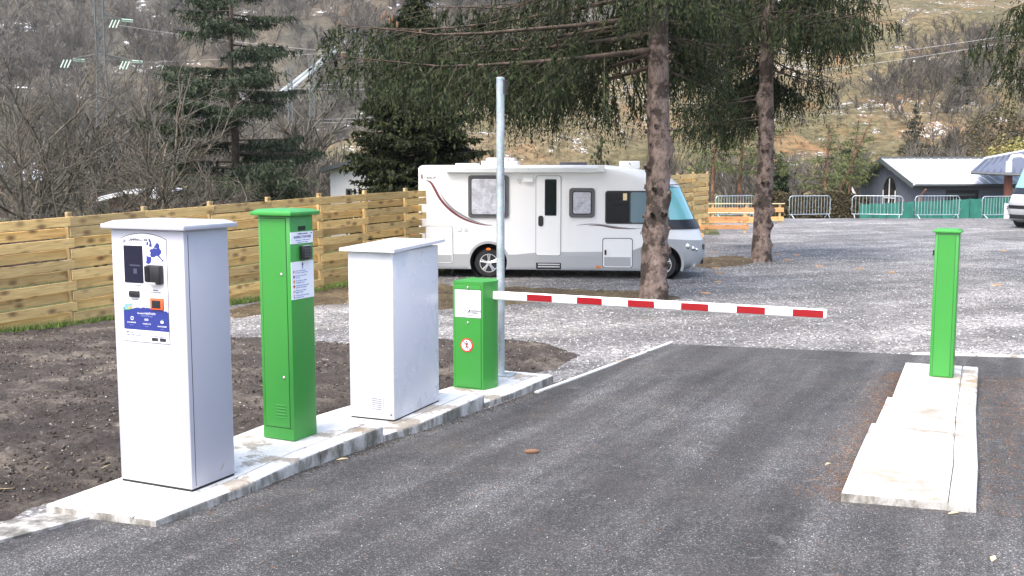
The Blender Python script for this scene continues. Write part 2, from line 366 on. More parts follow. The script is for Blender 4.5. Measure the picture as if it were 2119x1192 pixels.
M['steel_dark'] = mat('pylon steel', (.12, .13, .13), .6, .3)
M['wire'] = mat('aluminium cable', (.38, .39, .40), .5, .4)
M['insulator'] = mat('green glass insulator', (.45, .62, .50), .15)
M['pipe'] = mat('grey penstock', (.36, .40, .39), .5)

# ------------------------------------------------------------------ setting: ground, road, beds, hills
def grid_mesh(name, xs, ys, zf):
    X, Y = np.meshgrid(xs, ys); Z = zf(X, Y); nx, ny = len(xs), len(ys)
    i = np.arange(nx*ny).reshape(ny, nx)
    F = np.stack([i[:-1, :-1].ravel(), i[:-1, 1:].ravel(), i[1:, 1:].ravel(), i[1:, :-1].ravel()], 1)
    return np_mesh(name, np.stack([X.ravel(), Y.ravel(), Z.ravel()], 1), F)
def axis(*segs):
    return np.unique(np.concatenate([np.arange(a, b+1e-6, s) for a, b, s in segs]))
gy = axis((-200, -20, 30), (-20, 4, 2), (4, 26, .5), (26, 52, 2), (52, 66, .5), (66, 120, 6), (120, 460, 20))
gx = axis((-420, -60, 30), (-60, 60, 4), (60, 420, 30))
tag(mobj('ground', grid_mesh('ground', gx, gy, lambda X, Y: zg(Y)), M['gravel'], None, 180), kind='structure')

def inside(poly, X, Y):
    r = np.zeros(X.shape, bool); n = len(poly)
    for i in range(n):
        x1, y1 = poly[i][:2]; x2, y2 = poly[(i+1) % n][:2]
        c = ((y1 > Y) != (y2 > Y)) & (X < (x2-x1)*(Y-y1)/(y2-y1+1e-12)+x1); r ^= c
    return r
def edge_dist(poly, X, Y):
    d = np.full(X.shape, 1e9); n = len(poly)
    for i in range(n):
        a = np.array(poly[i][:2]); b = np.array(poly[(i+1) % n][:2]); e = b-a; L = (e*e).sum()+1e-12
        t = np.clip(((X-a[0])*e[0]+(Y-a[1])*e[1])/L, 0, 1); d = np.minimum(d, np.hypot(X-a[0]-t*e[0], Y-a[1]-t*e[1]))
    return d
def draped(name, poly, m, dz, step=.5, kind='structure'):
    """polygon cut into strips that follow the ground profile"""
    bm = bmesh.new(); vs_ = [bm.verts.new((p[0], p[1], 0)) for p in poly]; bm.faces.new(vs_)
    ys = [p[1] for p in poly]; y = math.ceil(min(ys)/step)*step
    while y < max(ys):
        if 3 < y < 64: bmesh.ops.bisect_plane(bm, geom=bm.verts[:]+bm.edges[:]+bm.faces[:], plane_co=(0, y, 0), plane_no=(0, 1, 0))
        y += step
    for v in bm.verts: v.co.z = zgf(v.co.y)+dz
    bmesh.ops.recalc_face_normals(bm, faces=bm.faces[:])
    if sum(f.normal.z for f in bm.faces) < 0: bmesh.ops.reverse_faces(bm, faces=bm.faces[:])
    bmesh.ops.triangulate(bm, faces=bm.faces[:])
    me = bpy.data.meshes.new(name); bm.to_mesh(me); bm.free()
    return tag(mobj(name, me, m), kind=kind)
kerb_R = [G(1380, 712), G(1150, 793), G(1004, 848), G(793, 916), G(633, 966), G(524, 1008), G(300, 1082), G(190, 1076), G(0, 1126)]
k0 = kerb_R[-1]; kd = (k0-kerb_R[-2]).normalized()
farR = [G(2119, 741), G(1900, 735)]; fd = (farR[0]-farR[1]).normalized()
road_poly = [p for p in kerb_R]+[k0+kd*9, Vector((-30, -30, 0)), Vector((40, -30, 0)), farR[0]+fd*22, farR[0], farR[1]]
draped('road', road_poly, M['asphalt'], .006)

def flat_kerb(name, pts, w, side, top, m, parent=None):
    """line of flush kerb: a low bar that follows pts, w wide to one side"""
    b = MB(); A = []; B = []
    for i, p in enumerate(pts):
        t = (pts[min(i+1, len(pts)-1)]-pts[max(i-1, 0)]); t.z = 0; t.normalize(); nrm = Vector((-t.y, t.x, 0))*side
        A.append(Vector((p.x, p.y, zgf(p.y)+top))); q = p+nrm*w; B.append(Vector((q.x, q.y, zgf(q.y)+top)))
    n = len(pts); D = Vector((0, 0, -.15))
    V = A+B+[a+D for a in A]+[q+D for q in B]; Fs = []
    for i in range(n-1):
        Fs += [(i, i+1, n+i+1, n+i), (i, 2*n+i, 2*n+i+1, i+1), (n+i, n+i+1, 3*n+i+1, 3*n+i)]
    Fs += [(0, n, 3*n, 2*n), (n-1, 3*n-1, 4*n-1, 2*n-1)]
    return b.add(V, Fs).build(name, m, parent)
def lerp_pts(a, b, n): return [a.lerp(b, i/n) for i in range(n+1)]
tag(flat_kerb('kerb', lerp_pts(kerb_R[0]+Vector((.06, .1, 0)), kerb_R[1]+Vector((-.25, -.6, 0)), 8), .05, 1, .022, M['concrete']), 'thin pale concrete edging running from the barrier island to the gravel', 'kerb')
tag(flat_kerb('kerb', lerp_pts(G(190, 1074), k0+kd*3, 5), .30, -1, .018, M['kerb_face']), 'flush weathered kerb strip leading up to the payment machine slab', 'kerb')
tag(flat_kerb('kerb', lerp_pts(G(1888, 735), farR[0]+fd*6, 8), .06, 1, .03, M['concrete']), 'thin pale kerb line behind the lone green post', 'kerb')

# turned soil between fence and island
soil_px = [(-60, 700), (0, 692), (160, 676), (235, 662), (330, 676), (480, 698), (600, 704), (720, 713), (910, 706), (1060, 704), (1140, 713), (1195, 736), (1165, 758), (1120, 770)]
soil_poly = [G(*p) for p in soil_px]+[Vector((.0, 11.75, 0)), Vector((-.6, 10.95, 0)), Vector((-1.1, 10.3, 0)), Vector((-1.9, 8.9, 0)), Vector((-2.62, 7.2, 0)), G(95, 1043), G(0, 1082), G(-80, 1112)]
def soil_sheet(name, poly, m, step, hmax, clod, sd):
    xs = [p[0] for p in poly]; ys = [p[1] for p in poly]
    gx_ = np.arange(min(xs)-.15, max(xs)+.15, step); gy_ = np.arange(min(ys)-.15, max(ys)+.15, step)
    X, Y = np.meshgrid(gx_, gy_); ins = inside(poly, X, Y); d = edge_dist(poly, X, Y)
    wob = np.array([[mnoise.noise((x*2.1, y*2.1, sd)) for x in gx_] for y in gy_])
    cl = np.array([[mnoise.fractal((x*7, y*7, sd+3), .8, 2.1, 4) for x in gx_] for y in gy_])
    e = np.where(ins, d, -d)+wob*.10
    k = np.clip(e/.22, 0, 1); k = k*k*(3-2*k)
    H = np.where(e > 0, .012+k*(hmax*(.6+.5*wob)+clod*cl), -.05)
    Z = zg(Y)+H; nx, ny = len(gx_), len(gy_); i = np.arange(nx*ny).reshape(ny, nx)
    F = np.stack([i[:-1, :-1].ravel(), i[:-1, 1:].ravel(), i[1:, 1:].ravel(), i[1:, :-1].ravel()], 1)
    keep = (e.ravel()[F] > -.12).any(1); F = F[keep]
    u, inv = np.unique(F, return_inverse=True); V = np.stack([X.ravel(), Y.ravel(), Z.ravel()], 1)[u]
    return tag(mobj(name, np_mesh(name, V, inv.reshape(F.shape)), m, None, 180), kind='structure')
soil_sheet('soil_bed', soil_poly, M['soil'], .05, .045, .045, 1.3)
strip_px = [(470, 642), (560, 622), (650, 600), (720, 592), (880, 590), (1040, 596), (1180, 600), (1340, 606), (1420, 618), (1330, 628), (1180, 622), (1060, 630), (905, 642), (720, 628), (650, 634), (480, 660)]
soil_sheet('dry_earth_strip', [G(*p) for p in strip_px], M['straw_soil'], .08, .05, .05, 5.1)
soil_sheet('dry_earth_patch', [G(*p) for p in [(1420, 548), (1455, 536), (1540, 534), (1570, 541), (1540, 549), (1470, 556)]], M['straw_soil'], .1, .10, .06, 8.4)

# lawn and meadow
FX = lambda y: -7.55+.603*(y-15.48)                       # the plank fence line
draped('lawn', [Vector((FX(-8)+.18, -8, 0)), Vector((FX(40)+.05, 40, 0)), Vector((-60, 40, 0)), Vector((-60, -8, 0))], M['meadow'], .012, 1.)
draped('meadow', [Vector((-300, 40.05, 0)), Vector((FX(40)+.6, 40.05, 0)), Vector((11, 60, 0)), Vector((60, 61.5, 0)), Vector((300, 61.5, 0)), Vector((300, 330, 0)), Vector((-300, 330, 0))], M['meadow'], .012, 2.)

def smin(a, b, k): h = np.clip(.5+.5*(b-a)/k, 0, 1); return b+(a-b)*h-k*h*(1-h)
def fbm(X, Y, s, sd, oc=4):
    return np.array([mnoise.fractal((x*s, y*s, sd), .9, 2., oc) for x, y in zip(X.ravel(), Y.ravel())]).reshape(X.shape)
def h_left(X, Y): return .52*(Y-262)+.05*X*0
def h_right(X, Y): return smin(.30*(Y-128), .60*(X+32), 4.)
hx = axis((-420, -260, 20), (-260, 260, 6), (260, 420, 20)); hy = axis((230, 460, 6))
def zl(X, Y): return np.maximum(h_left(X, Y)+fbm(X, Y, .018, 2.)*9, -6)
tag(mobj('hillside', grid_mesh('hillside', hx, hy, zl), M['hill_far'], None, 180), kind='structure')
def zr(X, Y): return np.maximum(h_right(X, Y)+fbm(X, Y, .03, 6.)*3.5, -6)
rx_ = axis((-60, 200, 3), (200, 420, 20)); ry_ = axis((110, 330, 3.5))
tag(mobj('hill', grid_mesh('hill', rx_, ry_, zr), M['hill_grass'], None, 180), kind='structure')

# ------------------------------------------------------------------ concrete islands
def slab(parent, left, right, top, name='slab', joints=3):
    """left/right: matching polylines (near to far) of the top edge; kerb stones run along the right side"""
    kw = .17; n = len(right); bot = -.45
    inner = []
    for i in range(n):
        l, r = Vector(left[i]), Vector(right[i]); inner.append(r+(l-r).normalized()*kw)
    b = bmesh.new()
    def solid(L, Rr, z):
        m_ = len(L); T = [b.verts.new((p[0], p[1], z)) for p in L]+[b.verts.new((p[0], p[1], z)) for p in Rr]
        B = [b.verts.new((p[0], p[1], bot)) for p in L]+[b.verts.new((p[0], p[1], bot)) for p in Rr]
        for i in range(m_-1):
            b.faces.new((T[i], T[m_+i], T[m_+i+1], T[i+1])); b.faces.new((T[i], T[i+1], B[i+1], B[i])); b.faces.new((T[m_+i], B[m_+i], B[m_+i+1], T[m_+i+1]))
        b.faces.new((T[0], B[0], B[m_], T[m_])); b.faces.new((T[m_-1], T[2*m_-1], B[2*m_-1], B[m_-1]))
    def finish(nm, ms, bev):
        bmesh.ops.recalc_face_normals(b, faces=b.faces[:])
        ed = [e for e in b.edges if all(abs(v.co.z-zt) < 1e-4 for v in e.verts) and len(e.link_faces) == 2 and any(abs(f.normal.z) < .5 for f in e.link_faces)]
        bmesh.ops.bevel(b, geom=ed, offset=bev, segments=3, profile=.5, affect='EDGES')
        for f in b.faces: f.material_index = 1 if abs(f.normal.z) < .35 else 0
        me = bpy.data.meshes.new(nm); b.to_mesh(me)
        for q in ms: me.materials.append(q)
        return mobj(nm, me, None, parent, 50)
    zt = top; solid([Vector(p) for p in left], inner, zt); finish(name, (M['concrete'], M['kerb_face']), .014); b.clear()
    # kerb stones
    L = [0.]
    for i in range(n-1): L.append(L[-1]+(Vector(right[i+1])-Vector(right[i])).length)
    def at(pl, s):
        for i in range(n-1):
            if s <= L[i+1]+1e-6:
                t = (s-L[i])/(L[i+1]-L[i]); return Vector(pl[i]).lerp(Vector(pl[i+1]), t)
        return Vector(pl[-1])
    zt = top+.003
    for j in range(joints):
        s0 = L[-1]*j/joints+(.004 if j else 0); s1 = L[-1]*(j+1)/joints-.004
        ss = sorted({s0, s1} | {q for q in L if s0+.02 < q < s1-.02})
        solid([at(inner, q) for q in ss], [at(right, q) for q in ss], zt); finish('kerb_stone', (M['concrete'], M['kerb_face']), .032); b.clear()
    b.free()
zA, zB, zC = .13, .05, -.03
isl = empty('concrete_island', (0, 0, 0), label='stepped pale concrete island carrying the payment machine, cabinets and barrier', cat='kerb island')
P2 = lambda p: (p[0], p[1])
rA = [P2(Zp(*q, zA)) for q in [(322, 1074), (508, 1002), (632, 944), (793, 880)]]
lA = [P2(Zp(95, 1043, zA)), (-2.52, 7.5), (-2.24, 8.15), (-1.93, 8.93)]
rB = [P2(Zp(*q, zB)) for q in [(793, 900), (870, 874), (1002, 816)]]
lB = [(-1.94, 8.95), (-1.62, 9.5), (-1.10, 10.35)]
rC = [P2(Zp(*q, zC)) for q in [(1004, 834), (1062, 810), (1145, 775)]]
lC = [(-1.0, 10.36), (-.58, 11.0), P2(Zp(1040, 766, zC))]
rB[0] = (rA[-1][0]+.004, rA[-1][1]+.012)
rC[0] = (rB[-1][0]+.006, rB[-1][1]+.012)
slab(isl, lA, rA, zA, joints=3); slab(isl, lB, rB, zB, joints=2); slab(isl, lC, rC, zC, joints=2)
isr = empty('concrete_island', (0, 0, 0), label='bright stepped concrete island under the lone green post', cat='kerb island')
zD, zE, zF = .125, .06, -.01
rD = [P2(Zp(*q, zD)) for q in [(2021, 1044), (2025, 964), (2022, 899)]]; lD = [P2(Zp(*q, zD)) for q in [(1741, 1018), (1770, 948), (1803, 875)]]
rE = [P2(Zp(*q, zE)) for q in [(2022, 905), (2020, 842)]]; lE = [P2(Zp(*q, zE)) for q in [(1808, 884), (1836, 821)]]
rF = [P2(Zp(*q, zF)) for q in [(2020, 850), (2023, 800), (2025, 759)]]; lF = [P2(Zp(*q, zF)) for q in [(1843, 830), (1858, 790), (1874, 750)]]
slab(isr, lD, rD, zD, joints=2); slab(isr, lE, rE, zE, joints=1); slab(isr, lF, rF, zF, joints=2)

# ------------------------------------------------------------------ payment machine
def lid(b, x0, x1, y0, y1, z, o, t, hip, inset):
    b.bbox(x0-o, x1+o, y0-o, y1+o, z, z+t, .006)
    X0, X1, Y0, Y1, zz = x0-o+.008, x1+o-.008, y0-o+.008, y1+o-.008, z+t-.002
    i = inset
    return b.add([(X0,Y0,zz),(X1,Y0,zz),(X1,Y1,zz),(X0,Y1,zz),(X0+i,Y0+i,zz+hip),(X1-i,Y0+i,zz+hip),(X1-i,Y1-i,zz+hip),(X0+i,Y1-i,zz+hip)],
          [(3,2,1,0),(4,5,6,7),(0,1,5,4),(1,2,6,5),(2,3,7,6),(3,0,4,7)])
w, d, h = .62, .43, 1.715
mc = empty('payment_machine', (-2.093, 6.765, zA+.002), R(-25), label='tall pale grey payment kiosk with touchscreen and blue and white instruction panel', cat='payment machine')
MB().bbox(-w, 0, 0, d, .012, h, .012).build('housing', M['grey_white'], mc, 40)
MB().box(-w+.006, -.006, .006, d-.006, 0, .015).build('base_gap', M['dark_gap'], mc)
MB().box(-.0005, .0012, .036, .0405, .03, h-.03).build('door_seam', M['dark_gap'], mc)
lid(MB(), -w, 0, 0, d, h, .045, .032, .022, .05).build('lid', M['grey_white'], mc, 30)
MB().prism([(.0, .0), (.035, .012), (.05, .05), (.02, .03)], 0, -.0002, .001).build('scuff_mark', mat('scuffed primer', (.33, .31, .30), .8), mc).location = (0, .27, .07)
sx = lambda a: -.528+.382*a
sz = lambda q: 1.648-.675*q
arch = [(sx(0), sz(1)), (sx(1), sz(1)), (sx(1), sz(0))]+[(sx(1-i/10), sz(0)+.038*math.sin(math.pi*i/10)**.8) for i in range(1, 10)]+[(sx(0), sz(0))]
st = MB().prism(arch, 1, -.003, .001).build('instruction_panel', M['print_white'], mc)
cxm = (sx(0)+sx(1))/2; czm = sz(.5)
MB().prism([(cxm+(p[0]-cxm)*1.018, czm+(p[1]-czm)*1.012) for p in arch], 1, -.0015, .001).build('panel_edge', M['frame_grey'], mc)
def plate(name, m, a0, a1, b0, b1, y=-.005, par=st, r=.004):
    return MB().prism(rrect(sx(a0), sx(a1), sz(b1), sz(b0), r, 3), 1, y, -.001).build(name, m, par)
sc = plate('screen', M['screen'], .06, .48, .062, .425, -.008, mc)
MB().prism(rrect(sx(.19), sx(.42), sz(.262), sz(.247), .002), 1, -.0092, -.0075).build('screen_text_bar', mat('dim screen text', (.045, .05, .085), .3), sc)
MB().prism(rrect(sx(.27), sx(.35), sz(.335), sz(.285), .006), 1, -.0092, -.0075).build('screen_icon', mat('dim screen icon', (.05, .055, .09), .3), sc)
rd = MB().bbox(sx(.62), sx(.93), -.045, .0, sz(.425), sz(.24), .008).build('card_terminal', M['black'], mc, 40)
MB().bbox(sx(.64), sx(.85), -.052, -.02, sz(.425)-.004, sz(.405), .003).build('card_slot', M['alu'], rd)
MB().bbox(sx(.62)-.004, sx(.72), -.049, -.042, sz(.40), sz(.25), .003).build('cover_flap', M['dark_glass'], rd)
cr = MB().bbox(sx(.17), sx(.38), -.02, 0, sz(.567), sz(.503), .004).build('card_reader', M['black'], mc, 40)
MB().bbox(sx(.145), sx(.2), -.014, 0, sz(.552), sz(.522), .003).build('reader_lip', M['black'], cr)
oc = MB().bbox(sx(.63), sx(.915), -.016, 0, sz(.675), sz(.563), .004).build('ticket_bezel', M['orange'], mc, 40)
MB().bbox(sx(.675), sx(.865), -.019, -.012, sz(.658), sz(.582), .003).build('ticket_window', M['black'], oc)
wave = [(sx(0), sz(.885)), (sx(1), sz(.885)), (sx(1), sz(.700))]
for i in range(1, 24): a = 1-i/24; wave.append((sx(a), sz(.69-.016*abs(math.sin(a*13+.6))-.012*math.sin(a*3.1))))
wave.append((sx(0), sz(.665)))
MB().prism(wave, 1, -.0045, -.002).build('blue_band', M['navy'], st)
# map of Europe, drawn as a few printed outlines
for pts in ([(385,85),(400,110),(410,150),(405,170),(380,165),(387,130),(375,100)], [(355,125),(375,120),(372,150),(352,155)], [(345,255),(395,264),(402,285),(390,320),(365,335),(340,320),(350,290)],
            [(440,155),(455,130),(475,128),(489,150),(486,175),(503,195),(507,217),(492,236),(482,246),(494,262),(512,280),(528,290),(520,316),(506,292),(480,268),(460,250),(442,256),(428,268),(395,263),(388,240),(395,220),(376,200),(398,187),(420,187),(430,165)]):
    MB().prism([(sx((p[0]-85)/468), sz((p[1]-100)/985)) for p in pts][::-1], 1, -.0045, -.002).build('map_shape', M['navy'], st)
MB().tube([(sx(.55), -.0052, sz(.19)), (sx(.62), -.0052, sz(.12)), (sx(.70), -.0052, sz(.07)), (sx(.80), -.0052, sz(.085))], .0011, 5).build('map_route', M['print_white'], st)
def tx(t, s, m, a, q, al='LEFT', sxx=1): return lettering(t, s, m, st, sx(a), -.0056, sz(q), '-y', al, .0006, sx=sxx)
tx('CAMPING-CAR', .026, M['print_black'], .15, .018, sxx=1.0); tx('PARK', .016, M['navy_pale'], .15, .047)
MB().tube([(sx(.06), -.005, sz(.045)), (sx(.075), -.005, sz(0)), (sx(.11), -.005, sz(.01)), (sx(.08), -.005, sz(.03))], .0022, 5).build('logo_mark', M['navy'], st)
MB().box(sx(.05), sx(.13), -.0045, -.002, sz(.048), sz(.043)).build('logo_mark', M['print_sky'], st)
tx('Insérez votre carte bancaire', .011, M['print_black'], .27, .452, 'CENTER'); tx('Insert your bank card', .009, M['print_grey'], .27, .472, 'CENTER')
tx('Or contactless', .010, M['print_black'], .27, .592, 'CENTER'); tx('Oder kontaktlos', .008, M['print_grey'], .27, .608, 'CENTER')
tx('Paiement', .012, M['print_black'], .74, .492, 'CENTER'); tx('avec ou sans contact', .011, M['print_black'], .74, .512, 'CENTER'); tx('Payment card', .009, M['print_grey'], .74, .53, 'CENTER')
MB().tube([(sx(.52), -.005, sz(.535)), (sx(.50), -.005, sz(.565)), (sx(.51), -.005, sz(.59)), (sx(.545), -.005, sz(.608))], .0014, 5).build('arrow', M['navy'], st)
tx('La carte PASS\u2019ÉTAPES', .017, M['print_white'], .52, .728, 'CENTER'); tx('PASS\u2019ÉTAPES card', .013, M['navy_pale'], .52, .751, 'CENTER')
for a, q, l1 in ((.17, .800, 'ACCÈS SIMPLIFIÉ'), (.52, .805, 'VALABLE À VIE'), (.86, .820, 'RECHARGEABLE')):
    tx(l1, .0105, M['print_white'], a, q+.022, 'CENTER'); tx('easy access' if a < .3 else 'unlimited', .0075, M['navy_pale'], a, q+.045, 'CENTER')
def ring(name, a, q, r, m, rr=.0022, sq=1., par=st, y=-.0058):
    MB().tube([(sx(a)+r*math.cos(t*.5236)*sq, y, sz(q)+r*math.sin(t*.5236)) for t in range(13)], rr, 5, False).build(name, m, par)
ring('icon', .19, .775, .011, M['print_white']); ring('icon', .49, .78, .006, M['print_white'], .0015); ring('icon', .535, .78, .006, M['print_white'], .0015)
MB().prism(rrect(sx(.83), sx(.89), sz(.805), sz(.78), .004), 1, -.0056, -.004).build('icon', M['print_white'], st)
MB().prism([(sx(.85), sz(.778)), (sx(.875), sz(.775)), (sx(.885), sz(.762))], 1, -.0056, -.004).build('icon', M['print_green'], st)
cdp = MB().prism([(sx(.02), sz(.70)), (sx(.19), sz(.685)), (sx(.205), sz(.625)), (sx(.03), sz(.64))], 1, -.0058, -.0042).build('card_picture', M['print_sky'], st)
MB().prism([(sx(.022), sz(.70)), (sx(.19), sz(.685)), (sx(.194), sz(.672)), (sx(.024), sz(.688))], 1, -.0066, -.0055).build('picture_strip', M['print_green'], cdp)
MB().prism([(sx(.10), sz(.683)), (sx(.18), sz(.676)), (sx(.18), sz(.655)), (sx(.12), sz(.665))], 1, -.0066, -.0055).build('picture_strip', M['print_orange'], cdp)
plate('card_picture', M['navy'], .41, .49, .66, .682, -.0058, st, .002); ring('icon', .53, .65, .006, M['print_green'], .0016)
ring('icon', .08, .925, .013, M['navy'], .0022, .8)
tx('Service Relations Clients', .0095, M['navy'], .14, .922); tx('+33(0)1 83 64 69 21', .0135, M['navy'], .125, .947)
tx('Retrouvez la liste des aires sur', .009, M['navy'], .60, .917); tx('www.campingcarpark.com', .0125, M['navy'], .585, .943)
plate('app_badge', M['print_black'], .615, .755, .952, .985, -.0045); plate('app_badge', M['print_black'], .79, .93, .952, .985, -.0045)

# ------------------------------------------------------------------ green entry bollard
w, d, h = .305, .285, 1.75
bo = empty('entry_terminal', (-1.683, 8.05, zA+.002), R(-26.5), label='slim green entry terminal with keypad and flag-marked instruction sheet', cat='terminal')
MB().bbox(-w, 0, 0, d, 0, h, .007).build('housing', M['green'], bo, 40)
lid(MB(), -w, 0, 0, d, h-.002, .042, .03, .02, .035).build('lid', M['green'], bo, 30)
MB().box(-w+.028, -.036, -.0012, .002, .098, h-.02).build('door_gap', M['dark_gap'], bo)
dr = MB().bbox(-w+.032, -.040, -.0035, .004, .102, h-.024, .002).build('door', M['green'], bo)
for z in (1.30, .50): MB().lathe([(.012, -.009), (.012, -.003), (.008, -.009), (.004, -.0125)], (-.085, 0, z), 1, 16).build('lock', M['chrome'], dr, 40)
for i in range(5): MB().tube([(-.17, -.004, .18+i*.024), (-.075, -.004, .18+i*.024)], .0048, 8).build('vent_louvre', M['green'], dr, 60)
MB().bbox(-w+.004, -.004, -.002, .002, .004, .09, .001).build('plinth', M['green'], bo)
def rplate(name, m, y0, y1, z0, z1, x=.002, par=bo, r=.002):
    return MB().prism(rrect(y0, y1, z0, z1, r, 2), 0, -.001, x).build(name, m, par)
rplate('display', M['screen'], .10, .185, 1.632, 1.665, .004)
s1 = rplate('name_label', M['print_white'], .004, d-.004, 1.532, 1.622)
lettering('CAMPING-CAR PARK', .013, M['navy'], s1, .0028, .15, 1.602, '+x', 'CENTER'); lettering('BORNE D\u2019ENTRÉE', .027, M['navy'], s1, .0028, .15, 1.573, '+x', 'CENTER')
lettering('Entry terminal  ·  Terminal de entrada', .011, M['navy_pale'], s1, .0028, .15, 1.555, '+x', 'CENTER'); lettering('Eingangsterminal  ·  Ingresso', .011, M['navy_pale'], s1, .0028, .15, 1.539, '+x', 'CENTER')
rplate('label_mark', M['navy'], .253, .268, 1.603, 1.613, .003, s1)
kp = MB().bbox(.0, .045, .105, .215, 1.405, 1.515, .012, 3).build('keypad', M['black'], bo, 40)
for i in range(4):
    for j in range(3): MB().bbox(.044, .0475, .122+j*.027, .140+j*.027, 1.425+i*.020, 1.438+i*.020, .002).build('key', M['frame_grey'], kp)
MB().box(.012, .046, .125, .205, 1.513, 1.517).build('keypad_top', M['alu'], kp)
s2 = rplate('instruction_sheet', M['print_white'], .004, d-.004, 1.105, 1.395)
MB().prism([(.138,1.338),(.146,1.338),(.146,1.366),(.153,1.366),(.142,1.388),(.131,1.366),(.138,1.366)], 0, .0015, .003).build('arrow', M['navy'], s2)
flags = [((.02,.03,.25),(.8,.8,.8),(.6,.02,.02),0), ((.03,.05,.3),(.55,.3,.35),(.03,.05,.3),0), ((.65,.06,.02),(.75,.5,.03),(.65,.06,.02),1), ((.02,.02,.02),(.6,.02,.02),(.75,.5,.03),1), ((.03,.3,.08),(.8,.8,.8),(.6,.03,.02),0), ((.6,.03,.02),(.8,.8,.8),(.03,.05,.3),1)]
for i, (a, q, c, hor) in enumerate(flags):
    zc = 1.318-i*.038
    for k, colr in enumerate((a, q, c)):
        lo, hi = -.012+.008*k, -.012+.008*(k+1); pts = []
        for t in range(5):
            s_ = lo+(hi-lo)*t/4; e = math.sqrt(max(0, .0122**2-s_**2)); pts.append((s_, e))
        pl = pts+[(s_, -e) for s_, e in reversed(pts)]
        pl = [(y_, z_) if not hor else (z_, -y_) for y_, z_ in pl]
        MB().prism([(.036+y_, zc+z_) for y_, z_ in pl], 0, .0015, .003).build('flag_stripe', mat('flag print', colr, .5), s2)
for i, t in enumerate(('Passez votre carte sur|le lecteur ou tapez le code', 'Scan your card or enter|the code', 'Pase su tarjeta o marque|el código de acceso', 'Legen Sie Ihre Karte an oder|geben Sie den Code ein', 'Passate la carta oppure|digitate il codice', 'Houd uw kaart voor de lezer|of toets de code')):
    for j, q in enumerate(t.split('|')): lettering(q, .0135, M['navy_pale'], s2, .0028, .056, 1.320-i*.038-j*.015, '+x', 'LEFT')

# ------------------------------------------------------------------ white technical cabinet
w, d, h = .44, .875, 1.475
cb = empty('technical_cabinet', (-1.02, 9.035, zB+.002), R(-22.5), label='plain white metal cabinet with small louvre grille near its foot', cat='cabinet')
MB().bbox(-w, 0, 0, d, .01, h, .008).build('housing', M['box_white'], cb, 40)
MB().box(-w+.005, -.005, .005, d-.005, 0, .012).build('base_gap', M['dark_gap'], cb)
MB().prism([(-.06, h), (d+.045, h+.03), (d+.045, h+.055), (-.06, h+.026)], 0, -w-.05, .05).build('lid', M['box_white'], cb)
gr = MB().prism(rrect(-.235, -.105, .075, .215, .02), 1, -.006, .001).build('grille', M['box_white'], cb)
for i in range(6): MB().tube([(-.215, -.008, .105+i*.018), (-.125, -.008, .105+i*.018)], .005, 6).build('louvre', M['box_white'], gr, 60)
for i in range(6): MB().box(-.215, -.125, -.0068, -.004, .0955+i*.018, .0995+i*.018).build('louvre_gap', M['dark_gap'], gr)
MB().lathe([(.008, -.004), (.008, 0), (.004, -.006)], (-.03, 0, .055), 1, 10).build('lock', M['frame_grey'], cb)

# ------------------------------------------------------------------ barrier
h = 1.10
ba = empty('barrier_gate', (-.295, 10.72, zC+.002), R(-25), label='green barrier cabinet with its red and white boom lowered across the drive', cat='barrier')
plan = [(-.345, .0), (0, .0)]+[(.0+.055*math.sin(math.pi*t/9)-.20*max(0, t/9-.55)**1.6, .40*t/9) for t in range(1, 10)]+[(-.345, .40)]
MB().prism(plan, 2, 0, h-.012).build('housing', M['green'], ba, 35)
MB().prism([(-.17+(p[0]+.17)*1.008, .2+(p[1]-.2)*1.006) for p in plan], 2, h-.010, h+.012).build('lid', M['green'], ba, 35)
MB().box(-.325, -.020, -.001, .002, .010, h-.025).build('door_gap', M['dark_gap'], ba)
tp = MB().bbox(-.322, -.023, -.0045, .003, h-.068, h-.027, .002).build('top_panel', M['green'], ba)
lp = MB().bbox(-.322, -.023, -.004, .003, .742, h-.073, .002).build('silver_label', M['sticker_silver'], ba)
dp = MB().bbox(-.322, -.023, -.0045, .003, .014, .737, .002).build('door', M['green'], ba)
for z, par in ((h-.047, tp), (.690, dp)): MB().lathe([(.013, -.010), (.013, -.003), (.008, -.010), (.004, -.013)], (-.172, 0, z), 1, 14).build('lock', M['chrome'], par, 40)
lettering('AUTOMATIC', .024, M['print_black'], lp, -.132, -.0052, .805, sx=.8); lettering('SYSTEMS', .024, M['print_black'], lp, -.132, -.0052, .783, sx=.8)
MB().prism([(-.180,.783),(-.172,.783),(-.150,.812),(-.150,.783),(-.143,.783),(-.143,.825),(-.154,.825)], 1, -.0052, -.003).build('logo_mark', M['print_black'], lp)
MB().box(-.172, -.035, -.0048, -.003, .762, .766).build('label_rule', M['print_black'], lp)
sg = MB().lathe([(.072, -.0085), (.072, -.003)], (-.185, 0, .455), 1, 32).build('no_pedestrians_sign', M['sign_red'], ba)
MB().lathe([(.057, -.0095), (.057, -.008)], (-.185, 0, .455), 1, 32).build('sign_field', M['print_white'], sg)
pm = MB(); pc = (-.185, .455)
def limb(a, q, r0, r1): pm.add(*(lambda A, B: ([(A[0]-r0,-.0104,A[1]),(A[0]+r0,-.0104,A[1]),(B[0]+r1,-.0104,B[1]),(B[0]-r1,-.0104,B[1]),(A[0]-r0,-.0094,A[1]),(A[0]+r0,-.0094,A[1]),(B[0]+r1,-.0094,B[1]),(B[0]-r1,-.0094,B[1])], [(0,1,2,3),(7,6,5,4),(0,4,5,1),(1,5,6,2),(2,6,7,3),(3,7,4,0)]))((pc[0]+a[0], pc[1]+a[1]), (pc[0]+q[0], pc[1]+q[1])))
